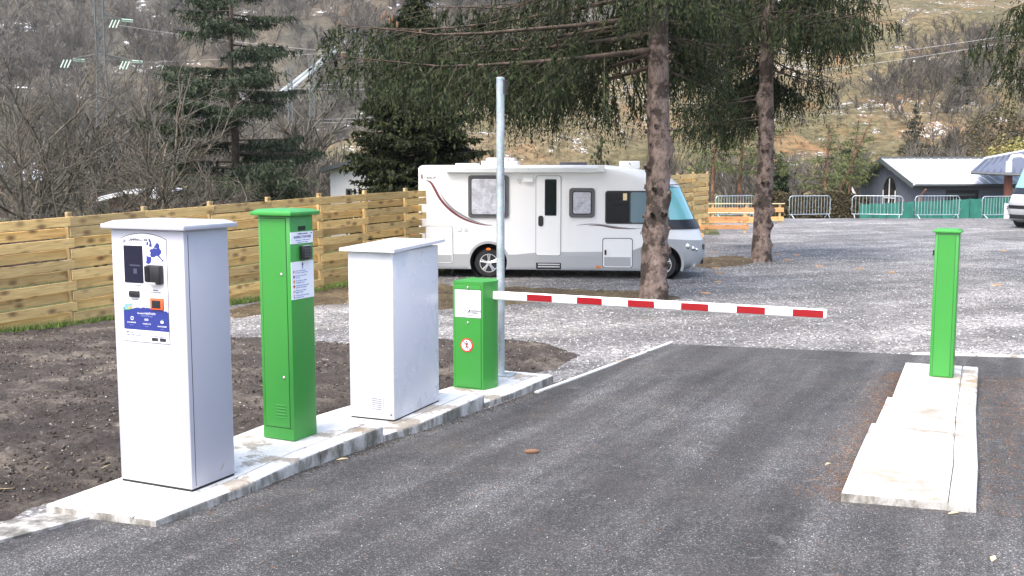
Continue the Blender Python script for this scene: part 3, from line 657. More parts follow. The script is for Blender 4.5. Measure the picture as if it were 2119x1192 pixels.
limb((.004,.024), (.001,-.008), .010, .007); limb((.0,-.006), (-.026,-.046), .006, .004); limb((.003,-.006), (.008,-.048), .006, .004); limb((.010,.022), (.028,-.004), .005, .003); limb((-.004,.020), (-.030,.008), .005, .004)
pm.build('walking_figure', M['print_black'], sg); MB().lathe([(.0085, -.0104), (.0085, -.0094)], (pc[0]+.002, 0, pc[1]+.037), 1, 16).build('figure_head', M['print_black'], sg)
MB().add([(pc[0]-.046,y,pc[1]+.040) for y in (-.0115,-.0098)]+[(pc[0]-.040,y,pc[1]+.046) for y in (-.0115,-.0098)]+[(pc[0]+.046,y,pc[1]-.040) for y in (-.0115,-.0098)]+[(pc[0]+.040,y,pc[1]-.046) for y in (-.0115,-.0098)],
         [(0,2,4,6),(1,3,5,7),(0,1,3,2),(2,3,5,4),(4,5,7,6),(6,7,1,0)]).build('sign_slash', M['sign_red'], sg)
# boom: along local +x
bx0, bz, by = .02, .965, .16
px, py = ba.location.x+math.cos(R(-25))*bx0-math.sin(R(-25))*by, ba.location.y+math.sin(R(-25))*bx0+math.cos(R(-25))*by
def boom(u): k = (u-W_PX/2)/FPX; return bx0+(k*py-px)/(math.cos(R(25))+math.sin(R(25))*k)
bl = boom(1714)
prof = rrect(by-.028, by+.028, bz-.045, bz+.045, .022, 5)
am = MB().prism(prof, 0, bx0-.05, bl).build('boom_arm', M['arm_white'], ba, 40)
MB().prism(rrect(by-.024, by+.024, bz-.041, bz+.041, .02, 5), 0, bl, bl+.012).build('end_cap', mat('pale pink end cap', (.78, .66, .66), .4), am, 40)
for u0, u1 in ((1093, 1145), (1197, 1249), (1303, 1358), (1414, 1471), (1530, 1589), (1647, 1711)):
    MB().prism([(by-.0305, bz-.030), (by-.0245, bz-.034), (by-.02, bz-.03), (by-.02, bz+.03), (by-.0245, bz+.034), (by-.0305, bz+.030)], 0, boom(u0), boom(u1)).build('red_band', M['red'], am)
MB().lathe([(.055, 0.), (.055, .05)], (-.01, by, bz), 0, 20).build('boom_hub', M['green'], ba, 40)

# ------------------------------------------------------------------ galvanised pole
pp = Zp(1033, 780, zC)
po = empty('steel_pole', (pp.x+.015, pp.y+.12, zC+.002), R(-20), label='tall galvanised steel pole standing behind the barrier cabinet', cat='pole')
MB().bbox(-.11, .15, -.11, .11, 0, .012, .003).build('base_plate', M['galv'], po)
MB().lathe([(.044, .0), (.044, .4), (.043, 3.215)], (0, 0, 0), 2, 24).build('tube', M['galv'], po, 40)
MB().lathe([(.046, 3.12), (.046, 3.15)], (0, 0, 0), 2, 24).build('clamp_band', M['galv'], po, 40)
MB().lathe([(.046, 3.205), (.045, 3.225), (.02, 3.232)], (0, 0, 0), 2, 24).build('cap', M['galv'], po, 40)
MB().bbox(.042, .066, -.02, .06, 3.05, 3.2, .004).build('bracket', M['black'], po)
for a, q in ((.12, -.08), (.12, .08), (-.08, -.08)): MB().lathe([(.012, .012), (.012, .022)], (a, q, 0), 2, 6).build('bolt', M['alu'], po)

# ------------------------------------------------------------------ lone green post
w, d, h = .238, .22, 1.56
q0 = Zp(1971, 783, zF)
gp = empty('green_post', (q0.x, q0.y, zF+.002), R(-27), label='lone green square post with flat cap on the right concrete island', cat='post')
MB().bbox(-w, 0, 0, d, 0, h, .008).build('housing', M['green'], gp, 40)
lid(MB(), -w, 0, 0, d, h-.002, .022, .026, .018, .03).build('lid', M['green'], gp, 30)
MB().box(-w+.030, -.030, -.001, .002, .014, h-.02).build('panel_gap', M['dark_gap'], gp)
MB().bbox(-w+.033, -.033, -.0042, .003, .010, h-.024, .002).build('front_panel', M['green'], gp)
MB().bbox(-w-.022, -w+.002, .045, .085, 1.31, 1.37, .004).build('sensor', M['black'], gp)

# ------------------------------------------------------------------ motorhome
def interp(z, T): return float(np.interp(z, [q[0] for q in T], [q[1] for q in T]))
XF = [(.18, 6.1), (.26, 6.4), (.36, 6.55), (.6, 6.6), (.87, 6.57), (1.18, 6.46), (1.37, 6.34), (2.12, 6.0), (2.27, 5.84), (2.40, 5.5), (2.50, 5.05), (2.56, 4.6), (2.60, 4.2)]
VW = 2.25
def outline(z, off=0., inset=0.):
    xf = interp(z, XF)+off; rx, ry = .80, .72; o = []; e = off-inset
    for t in (180, 210, 240, 270): o.append((.07-e+.07*math.cos(R(t))-(.0), .07-e+.07*math.sin(R(t))))
    xs = xf-rx
    for i in range(1, 16): o.append((.14+(xs-.14)*i/16, -e))
    for i in range(13):
        t = R(-90+90*i/12); o.append((xs+rx*math.cos(t), ry-e+ry*math.sin(t)))
    o += [(x, VW-y) for x, y in reversed(o)]
    return o
def loft(rings, cap=True):
    n = len(rings[0]); b = MB(); V = [p for r in rings for p in r]; Fs = []
    for i in range(len(rings)-1):
        for q in range(n): Fs.append((i*n+q, i*n+(q+1)%n, (i+1)*n+(q+1)%n, (i+1)*n+q))
    if cap: Fs += [tuple(range(n)), tuple((len(rings)-1)*n+q for q in range(n))]
    return b.add(V, Fs)
def carve(me, cutters):
    ob = bpy.data.objects.new('tmp', me); COL.objects.link(ob); tmp = [ob]
    for c in cutters:
        co = bpy.data.objects.new('cut', c); COL.objects.link(co); tmp.append(co); co.hide_render = True
        md = ob.modifiers.new('b', 'BOOLEAN'); md.object = co; md.operation = 'DIFFERENCE'; md.solver = 'EXACT'
    dg = bpy.context.evaluated_depsgraph_get(); out = bpy.data.meshes.new_from_object(ob.evaluated_get(dg))
    for t in tmp: bpy.data.objects.remove(t)
    return out
VX = lambda u: (u-865)*.01113
VZ = lambda v: (577.5-v)*.01098
def make_van():
    vn = empty('motorhome', (0, 0, 0))
    WX = (VX(1012), VX(1369)); WR = .335
    zs = [.30, .45, .6, .87, 1.18, 1.37, 1.6, 1.85, 2.12, 2.20, 2.27, 2.34, 2.40, 2.46, 2.50]
    rings = [[(x, y, z) for x, y in outline(z)] for z in zs]
    for z, i_ in ((2.535, .012), (2.56, .035), (2.58, .08), (2.588, .16)): rings.append([(x, y, z) for x, y in outline(z, 0, i_)])
    cut = [MB().lathe([(.43, a), (.43, q)], (x, 0, .36), 1, 40).mesh('c') for x in WX for a, q in ((-.3, .5), (VW-.5, VW+.3))]
    mobj('body', carve(loft(rings).mesh('body'), cut), M['van_white'], vn, 35)
    ztop = lambda x: float(np.interp(x, [0, 4.6, 4.85, 5.1, 5.35, 5.7, 6.2, 6.7], [.545, .545, .60, .72, .86, .93, .90, .87]))
    base = outline(.6, .010); rr = []
    for k in range(7):
        ring_ = []
        for (x, y) in base:
            z = .225+(ztop(x)-.225)*k/6; o = outline(z, .010); j = len(ring_); ring_.append((o[j][0], o[j][1], z))
        rr.append(ring_)
    rr = [[(x*.985+.03, VW/2+(y-VW/2)*.985, .195) for x, y, z in rr[0]]]+rr
    mobj('skirt', carve(loft(rr).mesh('skirt'), cut), M['van_grey'], vn, 35)
    for x in WX:
        for s in (0, 1):
            sy = lambda y: y if s == 0 else VW-y
            b = MB(); n = 24; A = []
            for t in range(n+1):
                a = R(-20+220*t/n); A.append((x+.435*math.cos(a), .36+.435*math.sin(a)))
            V = [(p[0], sy(-.012), p[1]) for p in A]+[(p[0]+(p[0]-x)*.13, sy(-.012), p[1]+(p[1]-.36)*.13) for p in A]+[(p[0]+(p[0]-x)*.10, sy(.01), p[1]+(p[1]-.36)*.10) for p in A]+[(p[0], sy(.03), p[1]) for p in A]
            m_ = n+1; Fs = [(k*m_+t, k*m_+t+1, (k+1)%4*m_+t+1, (k+1)%4*m_+t) for k in range(4) for t in range(n)]
            b.add(V, Fs).build('arch_trim', M['van_grey'], vn, 40)
            MB().lathe([(.428, sy(.02)), (.428, sy(.49)), (.40, sy(.48)), (.42, sy(.021))], (x, 0, .36), 1, 40, False).build('wheel_housing', M['dark_gap'], vn); MB().lathe([(.425, sy(.46)), (.425, sy(.48))], (x, 0, .36), 1, 40).build('wheel_housing', M['dark_gap'], vn)
    # wheels
    for x in WX:
        for s in (0, 1):
            sg_ = 1 if s == 0 else -1; y0 = .055 if s == 0 else VW-.055; f = lambda y: y0+sg_*y
            ty = MB().lathe([(.20, f(.01)), (.25, f(.0)), (.31, f(.012)), (WR, f(.045)), (WR, f(.17)), (.31, f(.2)), (.2, f(.2))], (x, 0, WR), 1, 40).build('wheel', M['rubber'], vn, 40)
            rb = MB(); rb.lathe([(.205, f(.012)), (.215, f(.004)), (.20, f(.004)), (.192, f(.05)), (.19, f(.06))], (x, 0, WR), 1, 36); rb.lathe([(.06, f(.01)), (.05, f(.0)), (.02, f(-.004))], (x, 0, WR), 1, 20)
            for k in range(5):
                a = R(90+72*k)
                for da in (-.13, .13):
                    c0 = Vector((math.cos(a+da*1.8), 0, math.sin(a+da*1.8))); c1 = Vector((math.cos(a+da), 0, math.sin(a+da)))
                    rb.tube([Vector((x, f(.012), WR))+c0*.045, Vector((x, f(.010), WR))+c1*.12, Vector((x, f(.016), WR))+c1*.2], [.018, .016, .02], 6)
            rb.build('rim', M['alu'], ty, 40)
    MB().box(.9, 6.0, .35, VW-.35, .17, .32).build('underbody_light_block', M['black'], vn)  # dark box added under the floor to block light beneath the van
    MB().tube([(.75, .25, .24), (.75, .25, .10), (.72, .22, .06)], .03, 6).build('corner_steady', M['black'], vn); MB().box(.55, 1.2, .2, .3, .19, .25).build('corner_steady', M['black'], vn)
    # awning and roof gear
    MB().prism([(-.11, VZ(357)), (.0, VZ(357.5)), (.0, VZ(343)), (-.05, VZ(343)), (-.10, VZ(348))], 0, VX(926), VX(1238)).build('awning_case', M['awning_grey'], vn)
    MB().bbox(VX(1237), VX(1250), -.115, 0, VZ(356), VZ(342), .01).build('awning_end_cap', M['van_white'], vn)
    MB().bbox(VX(939), VX(985), .3, .85, 2.57, VZ(338), .02).build('roof_hatch', M['van_white'], vn, 40)
    ac = MB(); ac.bbox(VX(991), VX(1067), .5, 1.3, 2.57, VZ(333), .03); ac.bbox(VX(1000), VX(1060), .55, 1.25, VZ(334), VZ(326.5), .05, 3); ac.build('air_conditioner', M['van_white'], vn, 40)
    MB().bbox(VX(1156), VX(1212), .35, 1.0, 2.57, VZ(335.5), .02).build('skylight', M['frame_grey'], vn, 40)
    sk = MB(); sk.bbox(VX(1279), VX(1322), .6, 1.1, 2.50, VZ(333.5), .03, 3); sk.build('roof_hatch', M['van_white'], vn, 40)
    # near-side openings
    def panel(name, m, u0, u1, v0, v1, r=.05, y=-.012, par=vn, yb=.02):
        return MB().prism(rrect(VX(u0), VX(u1), VZ(v1), VZ(v0), r, 4), 1, y, yb).build(name, m, par)
    def window(u0, u1, v0, v1, i, m):
        f = panel('window', M['frame_grey'], u0, u1, v0, v1, .07, -.035); panel('frame_inner', M['black'], u0+i*.75, u1-i*.75, v0+i*.75, v1-i*.75, .05, -.039, f)
        panel('pane', m, u0+i, u1-i, v0+i, v1-i, .04, -.043, f)
        for uu in (u0+i*.8, u1-i*.8): MB().box(VX(uu)-.01, VX(uu)+.01, -.05, -.03, VZ(v0+(v1-v0)*.62), VZ(v0+(v1-v0)*.5)).build('stay', M['black'], f)
    window(970.4, 1054.3, 363, 451.5, 7.5, M['blind']); window(1178.6, 1231, 389, 450, 8.5, M['blind'])
    def hatch(name, u0, u1, v0, v1, r=.05, edge=.9, m=None):
        g_ = panel(name+'_seam', M['frame_grey'], u0, u1, v0, v1, r, -.011)
        return panel(name, m or M['van_white'], u0+edge, u1-edge, v0+edge, v1-edge, r-.008, -.016)
    dr_ = hatch('entrance_door', 1110, 1162, 363.5, 530, .06)
    dw = panel('door_window', M['black'], 1128.7, 1152.9, 371, 446.5, .025, -.022, dr_); panel('pane', M['dark_glass'], 1130, 1151.6, 373, 444.5, .02, -.025, dw)
    MB().prism(rrect(VX(1115.5), VX(1126), VZ(468.5), VZ(446.5), .05, 5), 1, -.03, .0).build('door_handle', M['black'], dr_)
    h1 = hatch('service_hatch', 880, 938, 469, 548.5, .06); MB().box(VX(883), VX(935.5), -.0175, -.01, VZ(546), VZ(530)).build('lower_trim', M['van_grey'], h1)
    h2 = hatch('storage_hatch', 1247, 1309, 492, 554.5, .06, 1.6); MB().box(VX(1251), VX(1305), -.0175, -.01, VZ(551), VZ(531.5)).build('lower_trim', M['van_grey'], h2)
    MB().prism(rrect(VX(1251.5), VX(1255.5), VZ(527.5), VZ(516.5), .02), 1, -.03, 0).build('latch', M['black'], h2)
    sp_ = panel('step_recess', M['black'], 1111, 1162.5, 544.5, 558, .02, -.014)
    for v in (548, 553): MB().bbox(VX(1115), VX(1160), -.03, -.01, VZ(v+1.3), VZ(v-1.3), .004).build('step_bar', M['alu'], sp_)
    cw = panel('cab_window', M['black'], 1252, 1372, 394.5, 462.5, .06, -.014); panel('pane', M['dark_glass'], 1254.5, 1300, 397.5, 460, .04, -.018, cw); panel('pane', M['curtain'], 1303.5, 1369, 397.5, 460, .04, -.018, cw)
    MB().box(VX(1288), VX(1296), -.021, -.016, VZ(414), VZ(400)).build('interior_light_patch', M['pale_wood'], cw)
    for u, v in ((1012, 517), (1239.5, 552.5)): MB().prism(rrect(VX(u)-.055, VX(u)+.055, VZ(v)-.028, VZ(v)+.028, .027, 5), 1, -.03, 0).build('marker_light', M['lamp_orange'], vn)
    vt = MB().lathe([(.058, -.02), (.058, 0)], (VX(1074.5), 0, VZ(373)), 1, 20).build('round_vent', M['van_white'], vn); MB().lathe([(.04, -.024), (.04, -.01)], (VX(1074.5), 0, VZ(373)), 1, 20).build('vent_cover', M['awning_grey'], vt)
    MB().prism(rrect(VX(1084), VX(1105), VZ(377), VZ(368), .045, 5), 1, -.05, 0).build('porch_light', M['van_white'], vn)
    MB().lathe([(.045, -.018), (.045, 0)], (VX(964.5), 0, VZ(476)), 1, 18).build('filler_cap', M['awning_grey'], vn); MB().bbox(VX(946), VX(955), -.02, 0, VZ(480), VZ(470), .01).build('filler_cap', M['van_white'], vn)
    MB().prism(rrect(VX(872.3), VX(875), VZ(370), VZ(361), .012), 1, -.02, 0).build('marker_lamp', M['swoosh_red'], vn)
    def swoosh(name, pts, m, y=-.0035):
        U = [(VX(850+a/3.363), VZ(310+q/3.363), t*.011/3.363) for a, q, t in pts]; top = []; bot = []
        # smooth the centre line
        P_ = []
        for i in range(len(U)-1):
            for s_ in range(4):
                t = s_/4; p0, p1, p2, p3 = U[max(i-1, 0)], U[i], U[i+1], U[min(i+2, len(U)-1)]
                P_.append(tuple(.5*(2*p1[c]+(p2[c]-p0[c])*t+(2*p0[c]-5*p1[c]+4*p2[c]-p3[c])*t*t+(3*p1[c]-p0[c]-3*p2[c]+p3[c])*t**3) for c in range(3)))
        P_.append(U[-1]); b = MB(); V = []; Fs = []
        for i, p in enumerate(P_):
            a = Vector((P_[min(i+1, len(P_)-1)][0]-P_[max(i-1, 0)][0], P_[min(i+1, len(P_)-1)][1]-P_[max(i-1, 0)][1])).normalized(); n_ = Vector((-a.y, a.x)); t = max(p[2], .0015)
            for sg2 in (1, -1): V.append((p[0]+n_.x*t*sg2, y, p[1]+n_.y*t*sg2))
        k = len(V); V += [(q[0], .002, q[2]) for q in V]
        for i in range(len(P_)-1): Fs += [(2*i, 2*i+1, 2*i+3, 2*i+2), (2*i, 2*i+2, k+2*i+2, k+2*i), (2*i+1, k+2*i+1, k+2*i+3, 2*i+3)]
        b.add(V, Fs).build(name, m, vn)
    swoosh('side_stripe', [(105, 214, 1), (140, 228, 7), (170, 275, 9), (205, 340, 9), (260, 405, 9), (330, 460, 8), (410, 500, 6), (500, 524, 3), (570, 529, 1)], M['swoosh_red'])
    swoosh('side_stripe', [(205, 298, 1), (240, 355, 5), (290, 410, 7), (350, 452, 7), (430, 494, 5), (520, 522, 2), (570, 526, 1)], M['swoosh_grey'])
    swoosh('side_stripe', [(1155, 526, 1), (1220, 518, 3), (1300, 518, 4), (1400, 532, 5), (1500, 543, 3), (1610, 545, 1)], M['swoosh_grey'])
    swoosh('side_stripe', [(1240, 528, 1), (1320, 526, 3), (1400, 540, 4), (1480, 547, 2), (1560, 548, 1)], M['swoosh_red'])
    lettering('84UF', .085, M['print_black'], vn, VX(883), -.004, VZ(371), sx=1.25); lettering('R', .10, M['print_black'], vn, VX(1323), -.004, VZ(484.5))
    # cab front: windscreen wraps the rounded nose
    def band(name, m, z0, z1, i0, off, back=False, k=8):
        rings_ = []
        for s_ in range(k+1):
            z = z0+(z1-z0)*s_/k; o = outline(z, off); rings_.append([(x, y, z) for x, y in o[i0:len(o)-i0]])
        n = len(rings_[0]); b = MB(); Fs = []
        for i in range(k):
            for q in range(n-1): Fs.append((i*n+q, i*n+q+1, (i+1)*n+q+1, (i+1)*n+q))
        return b.add([p for r in rings_ for p in r], Fs).build(name, m, vn, 60)
    band('windscreen_surround', M['black'], 1.20, 2.15, 19, .006)
    ws = band('windscreen', M['windscreen'], 1.36, 2.08, 21, .014)
    band('cowl', M['black'], 1.14, 1.34, 20, .016)
    MB().tube([(6.02, .30, 1.40), (6.12, .42, 1.50), (6.30, .78, 1.42)], .012, 5).build('wiper', M['black'], vn)
    for u, v, r in ((1419, 509, .075), (1431, 513.5, .055), (1438.5, 516, .045)):
        x = VX(u); z = VZ(v); o = outline(z, .012); y = min(o[:33], key=lambda p: abs(p[0]-x))[1]
        MB().lathe([(r, 0), (r*.8, -.02), (r*.35, -.03)], (x, y+.004, z), 1, 20).build('side_lamp', M['chrome'], vn, 40)
    o = outline(VZ(512), .02)
    MB().prism([(p[0], p[1]) for p in o[28:33]]+[(p[0]-.1, p[1]+.06) for p in reversed(o[28:33])], 2, VZ(518), VZ(507)).build('headlight', M['black'], vn)
    o = outline(VZ(540), .02)
    MB().prism([(p[0], p[1]) for p in o[29:34]]+[(p[0]-.1, p[1]+.06) for p in reversed(o[29:34])], 2, VZ(548), VZ(534)).build('grille', M['black'], vn)
    x, z = VX(1433), VZ(548); o = outline(z, .012); y = min(o[:33], key=lambda p: abs(p[0]-x))[1]
    MB().lathe([(.05, .0), (.05, -.012), (.03, -.02)], (x, y+.004, z), 1, 18).build('fog_lamp', M['awning_grey'], vn, 40)
    for s in (0, 1):
        sy = (lambda y: y) if s == 0 else (lambda y: VW-y)
        mb = MB().tube([(5.40, sy(.02), 2.16), (5.50, sy(-.10), 2.18), (5.60, sy(-.16), 2.12), (5.62, sy(-.16), 1.98)], [.03, .03, .04, .04], 8); mb.bbox(5.56, 5.68, min(sy(-.25), sy(-.07)), max(sy(-.25), sy(-.07)), 1.70, 2.02, .04, 3); mb.build('mirror', M['van_white'], vn, 40)
    # rear
    MB().bbox(-.05, .05, .15, VW-.15, .30, .46, .03).build('rear_bumper', M['van_grey'], vn)
    for y in (.12, VW-.12): MB().bbox(-.02, .02, y-.06, y+.06, .62, 1.0, .02).build('tail_light', M['sign_red'], vn)
    return vn
van = make_van()
van.location = (-2.17, 24.62, zgf(24.3)); van.rotation_euler = (0, 0, R(-6))
tag(van, 'white integrated motorhome with grey skirt parked side-on behind the spruce trunk', 'motorhome')
van2 = copy_tree(van); q = atY(2111, 456, 44)
for ch in [c for c in van2.children if c.name.startswith('mirror')]: bpy.data.objects.remove(ch)
for sy in ((lambda y: y), (lambda y: VW-y)):
    mb = MB().tube([(5.5, sy(.10), 2.30), (5.85, sy(.02), 2.44), (6.14, sy(-.05), 2.40), (6.24, sy(-.05), 2.22)], [.05, .06, .06, .05], 8); mb.bbox(6.18, 6.32, min(sy(-.14), sy(.06)), max(sy(-.14), sy(.06)), 1.85, 2.25, .04, 3); mb.build('mirror', M['van_white'], van2, 40)
van2.rotation_euler = (0, 0, R(196)); van2.scale = (1.24, 1.12, 1.24); van2.location = Vector((q.x, q.y, zgf(44)))+Matrix.Rotation(R(196), 3, 'Z') @ Vector((-6.6*1.24, -VW*.5*1.12, 0))
tag(van2, 'second white motorhome of which only the nose and mirror show beside the house', 'motorhome')

# ------------------------------------------------------------------ plank fence
fence = empty('plank_fence', (0, 0, 0), label='woven pine plank fence along the left side of the gravel yard', cat='fence')
fdir = Vector((.603, 1, 0)).normalized(); fang = math.atan2(fdir.y, fdir.x)
FB = 1.452; y0f = 16.56-FB*.8563*3; NB = 22
ftop = lambda y: float(np.interp(y, [12, 15.5, 22, 39.5], [1.36, 1.46, 1.68, 2.02]))
pitch = .166
plank_me = []
for k in range(4):
    b = MB().bbox(-.02, FB+.045, -.010, .010, -.074, .074, .004, 1); me = b.mesh('plank')
    for v in me.vertices:
        v.co.z += .004*math.sin(v.co.x*2.2+k*1.7)*(1 if v.co.z > 0 else .6); v.co.y += .003*math.sin(v.co.x*3+k)
    me.materials.append(M['fence_wood']); plank_me.append(me)
post_me = MB().bbox(-.045, .045, -.035, .035, -1.95, .055, .005, 1).mesh('post'); post_me.materials.append(M['post_wood'])
for j in range(NB+1):
    y = y0f+j*FB*.8563; x = FX(y); zt = ftop(y)
    p = link(bpy.data.objects.new('post', post_me), fence); p.location = (x, y, zt); p.rotation_euler = (0, 0, fang)
    if j == NB: break
    y1 = y+FB*.8563; za = ftop(y1); zs_ = (zt+za)/2-.012; rows = 10 if y < 18.5 else 11
    tilt = math.atan2((za-zt), FB)
    for i in range(rows):
        front = (i == 0) or ((i+j) % 2 == 0)
        o = link(bpy.data.objects.new('plank', plank_me[(i*3+j*5) % 4]), fence)
        off = Vector((fdir.y, -fdir.x, 0))*(.047 if front else -.047)
        o.location = Vector((x, y, zt-.012-.083-i*pitch+random.uniform(-.003, .003)))+off; o.rotation_euler = (random.uniform(-.02, .02), -tilt, fang+random.uniform(-.003, .003))

# ------------------------------------------------------------------ crowd barriers, low rails, service post, cones
def crowd_barrier():
    r = empty('crowd_barrier', (0, 0, 0)); Lh, zb, zt = 1.12, .20, 1.10
    pts = []
    for cx, cz, a in ((Lh-.15, zt-.15, 0), (-Lh+.15, zt-.15, 90)):
        for i in range(6): t = R(a+18*i); pts.append((cx+.15*math.cos(t), 0, cz+.15*math.sin(t)))
    pts = [(Lh, 0, zb)]+pts+[(-Lh, 0, zb), (Lh, 0, zb)]
    MB().tube(pts, .022, 8).build('frame', M['galv'], r, 60)
    me = MB().tube([(0, 0, zb), (0, 0, zt)], .0105, 6).mesh('bar'); me.materials.append(M['galv'])
    for i in range(13): o = link(bpy.data.objects.new('bar', me), r); o.location = (-Lh+2*Lh*(i+1)/14, 0, 0)
    for s in (-1, 1):
        MB().tube([(s*(Lh-.14), -.26, .012), (s*(Lh-.10), -.05, .19), (s*(Lh-.10), .05, .19), (s*(Lh-.14), .26, .012)], .02, 6).build('foot', M['galv'], r, 60)
        MB().tube([(s*Lh, 0, .88), (s*(Lh+.06), 0, .88), (s*(Lh+.06), 0, .95)], .009, 5).build('hook', M['galv'], r); MB().tube([(s*Lh, 0, .42), (s*(Lh+.06), 0, .42), (s*(Lh+.06), 0, .49)], .009, 5).build('hook', M['galv'], r)
    return r
cb_l = ['galvanised crowd barrier standing behind the orange timber rails', 'galvanised crowd barrier in front of the brown hedge', 'galvanised crowd barrier in front of the arched gable window',
        'galvanised crowd barrier in front of the green net and the long roof', 'galvanised crowd barrier with the small white service post before it']
for i, (u0, v0, u1, v1) in enumerate([(1475, 447, 1566, 444), (1629, 446.5, 1721, 446), (1767, 447, 1861, 450), (1890, 452.5, 1987, 453), (2024, 451, 2122, 452)]):
    r = crowd_barrier() if i == 0 else copy_tree(cbp)
    if i == 0: cbp = r
    a, q = G(u0, v0), G(u1, v1); mid_y = min((a.y+q.y)/2, 53.0+.25*i); c = atY((u0+u1)/2, 450, mid_y)
    L_ = (u1-u0)/FPX*mid_y; r.location = (c.x, mid_y, zgf(mid_y)); r.rotation_euler = (0, 0, [.5, .25, -.35, .12, .3][i]); r.scale = (L_/2.28/math.cos(r.rotation_euler.z), 1, 1.02)
    tag(r, cb_l[i], 'barrier', 'crowd barriers along the far edge of the gravel')
def low_rail(label, xL, xR, y, ht, rails, cap, posts, rz=0.):
    r = empty('timber_rail', ((xL+xR)/2, y, zgf(y)), rz, label=label, cat='timber rail', group='low timber rails between the parking bays'); hw = (xR-xL)/2
    for z0, z1 in rails: MB().bbox(-hw, hw, -.075, -.045, z0, z1, .006, 1).build('rail', M['orange_wood'], r)
    if cap: MB().bbox(-hw, hw+.03, -.09, .07, ht, ht+.035, .006, 1).build('cap_board', M['pale_wood'], r)
    for x in posts: MB().bbox(-hw+x*2*hw-.05, -hw+x*2*hw+.05, -.045, .045, -.1, ht, .006, 1).build('post', M['post_wood'], r)
yy = 48.5; low_rail('long orange timber rail with pale cap in front of the crowd barrier', atY(1395, 450, yy).x, atY(1621, 450, yy).x, yy, .86, [(.50, .70), (.10, .29)], True, (.03, .35, .66, .965))
yy = 41.3; low_rail('orange timber rail of two boards ending beside the second spruce trunk', atY(1380, 450, yy).x, atY(1549, 450, yy).x, yy, .74, [(.46, .63), (.14, .31)], False, (.03, .5, .955))
yy = 45.0; low_rail('orange timber rail between the two other rails, its cap pale', atY(1390, 450, yy).x, atY(1560, 450, yy).x, yy, .60, [(.2, .40)], True, (.05, .5, .9))
yy = 37.5; low_rail('short orange timber rail whose post peeps past the motorhome nose', atY(1330, 450, yy).x, atY(1456, 450, yy).x, yy, .70, [(.34, .52), (.06, .22)], False, (.05, .5, .94))
yy = 55.0; c = atY(2083, 450, yy)
sp = empty('service_post', (c.x, yy, zgf(yy)), label='small white service post with dark sockets in front of the green net', cat='post')
MB().bbox(-.12, .12, -.08, .08, 0, .80, .015).build('housing', M['wall_white'], sp); MB().bbox(-.13, .13, -.09, .09, .80, .83, .01).build('cap', M['awning_grey'], sp)
for z in (.55, .67): MB().lathe([(.03, -.1), (.03, -.07)], (-.05, 0, z), 1, 12).build('socket', M['black'], sp)
cx_ = atY(857, 470, 26.0)
cn = empty('traffic_cone', (cx_.x, 26.0, zgf(26)), label='dark cone with red and white bands beside the motorhome rear', cat='cone')
MB().lathe([(.17, 0), (.17, .03), (.13, .04), (.10, .48)], (0, 0, 0), 2, 16).build('cone_body', M['black'], cn, 40)
for i, m_ in enumerate(('print_white', 'orange', 'print_white', 'orange', 'print_white')): MB().lathe([(.105-.006*i, .48+.11*i), (.10-.006*i, .585+.11*i)], (0, 0, 0), 2, 16).build('cone_band', M[m_], cn, 40)
nt = empty('net_fence', (0, 0, 0), label='green windbreak net on dark posts in front of the grey house', cat='fence')
nA, nB = atY(1778, 450, 59.8), atY(2150, 450, 58.8); N_ = 13
for i in range(N_):
    a = nA.lerp(nB, i/N_); q = nA.lerp(nB, (i+1)/N_); ta = .18+.52*i/N_; tb = .18+.52*(i+1)/N_; b = MB(); V = []; Fs = []
    for s_ in range(9):
        t = s_/8; p = a.lerp(q, t); sag = -.05*math.sin(math.pi*t); bul = .06*math.sin(math.pi*t)*(.5+.5*math.sin(i*2.1))
        for k in range(4): V.append((p.x, p.y-bul*math.sin(math.pi*k/3)-.02, -1.25+(ta+(tb-ta)*t+sag+1.25)*k/3))
    for s_ in range(8):
        for k in range(3): Fs.append((s_*4+k, (s_+1)*4+k, (s_+1)*4+k+1, s_*4+k+1))
    n_ = len(V); V += [(x, y+.012, z) for x, y, z in V]; Fs += [tuple(n_+j for j in reversed(f)) for f in Fs]
    b.add(V, Fs).build('net_panel', M['net'], nt, 60)
    MB().tube([(a.x, a.y, -1.4), (a.x, a.y, ta+.04)], .035, 6).build('post', M['net_post'], nt)

# ------------------------------------------------------------------ house with arched window
hs = empty('house', (23.5, 62, -1.2), label='low blue-grey boarded house with arched gable window and pale metal roof', cat='house')
hz, rz_, gw, hl = 2.47, 3.82, 10.0, 12.0        # eave, ridge, gable depth, length (local: x along ridge, y away)
aw = [(3.2, 1.0), (5.5, 1.0)]+[(4.35+1.15*math.cos(R(t)), 1.75+1.05*math.sin(R(t))) for t in range(0, 181, 15)]
wl_ = MB(); wl_.prism([(0, -.4), (gw, -.4), (gw, hz), (gw/2, rz_), (0, hz)], 0, .0, .25); wl_.box(.25, hl, .0, .25, -.4, hz); wl_.box(.25, hl, gw-.25, gw, -.4, hz); wl_.build('wall', M['siding'], hs)
for i in range(34):
    y = gw*(i+.5)/34; zt_ = hz+(rz_-hz)*(1-abs(y-gw/2)/(gw/2))
    if 3.0 < y < 5.7:
        lo = 1.75+1.18*math.sqrt(max(0, 1-((y-4.35)/1.28)**2)); MB().box(-.05, .02, y-.03, y+.03, lo, zt_-.06).build('batten', M['siding'], hs); continue
    MB().box(-.05, .02, y-.03, y+.03, -.4, zt_-.06).build('batten', M['siding'], hs)
wd = MB().prism([(4.35+(p[0]-4.35)*1.1, 1.75+(p[1]-1.75)*1.1) for p in aw], 0, -.03, .02).build('arched_window', M['trim_dark'], hs)
MB().prism(aw, 0, -.04, .02).build('pane', M['dark_glass'], wd)
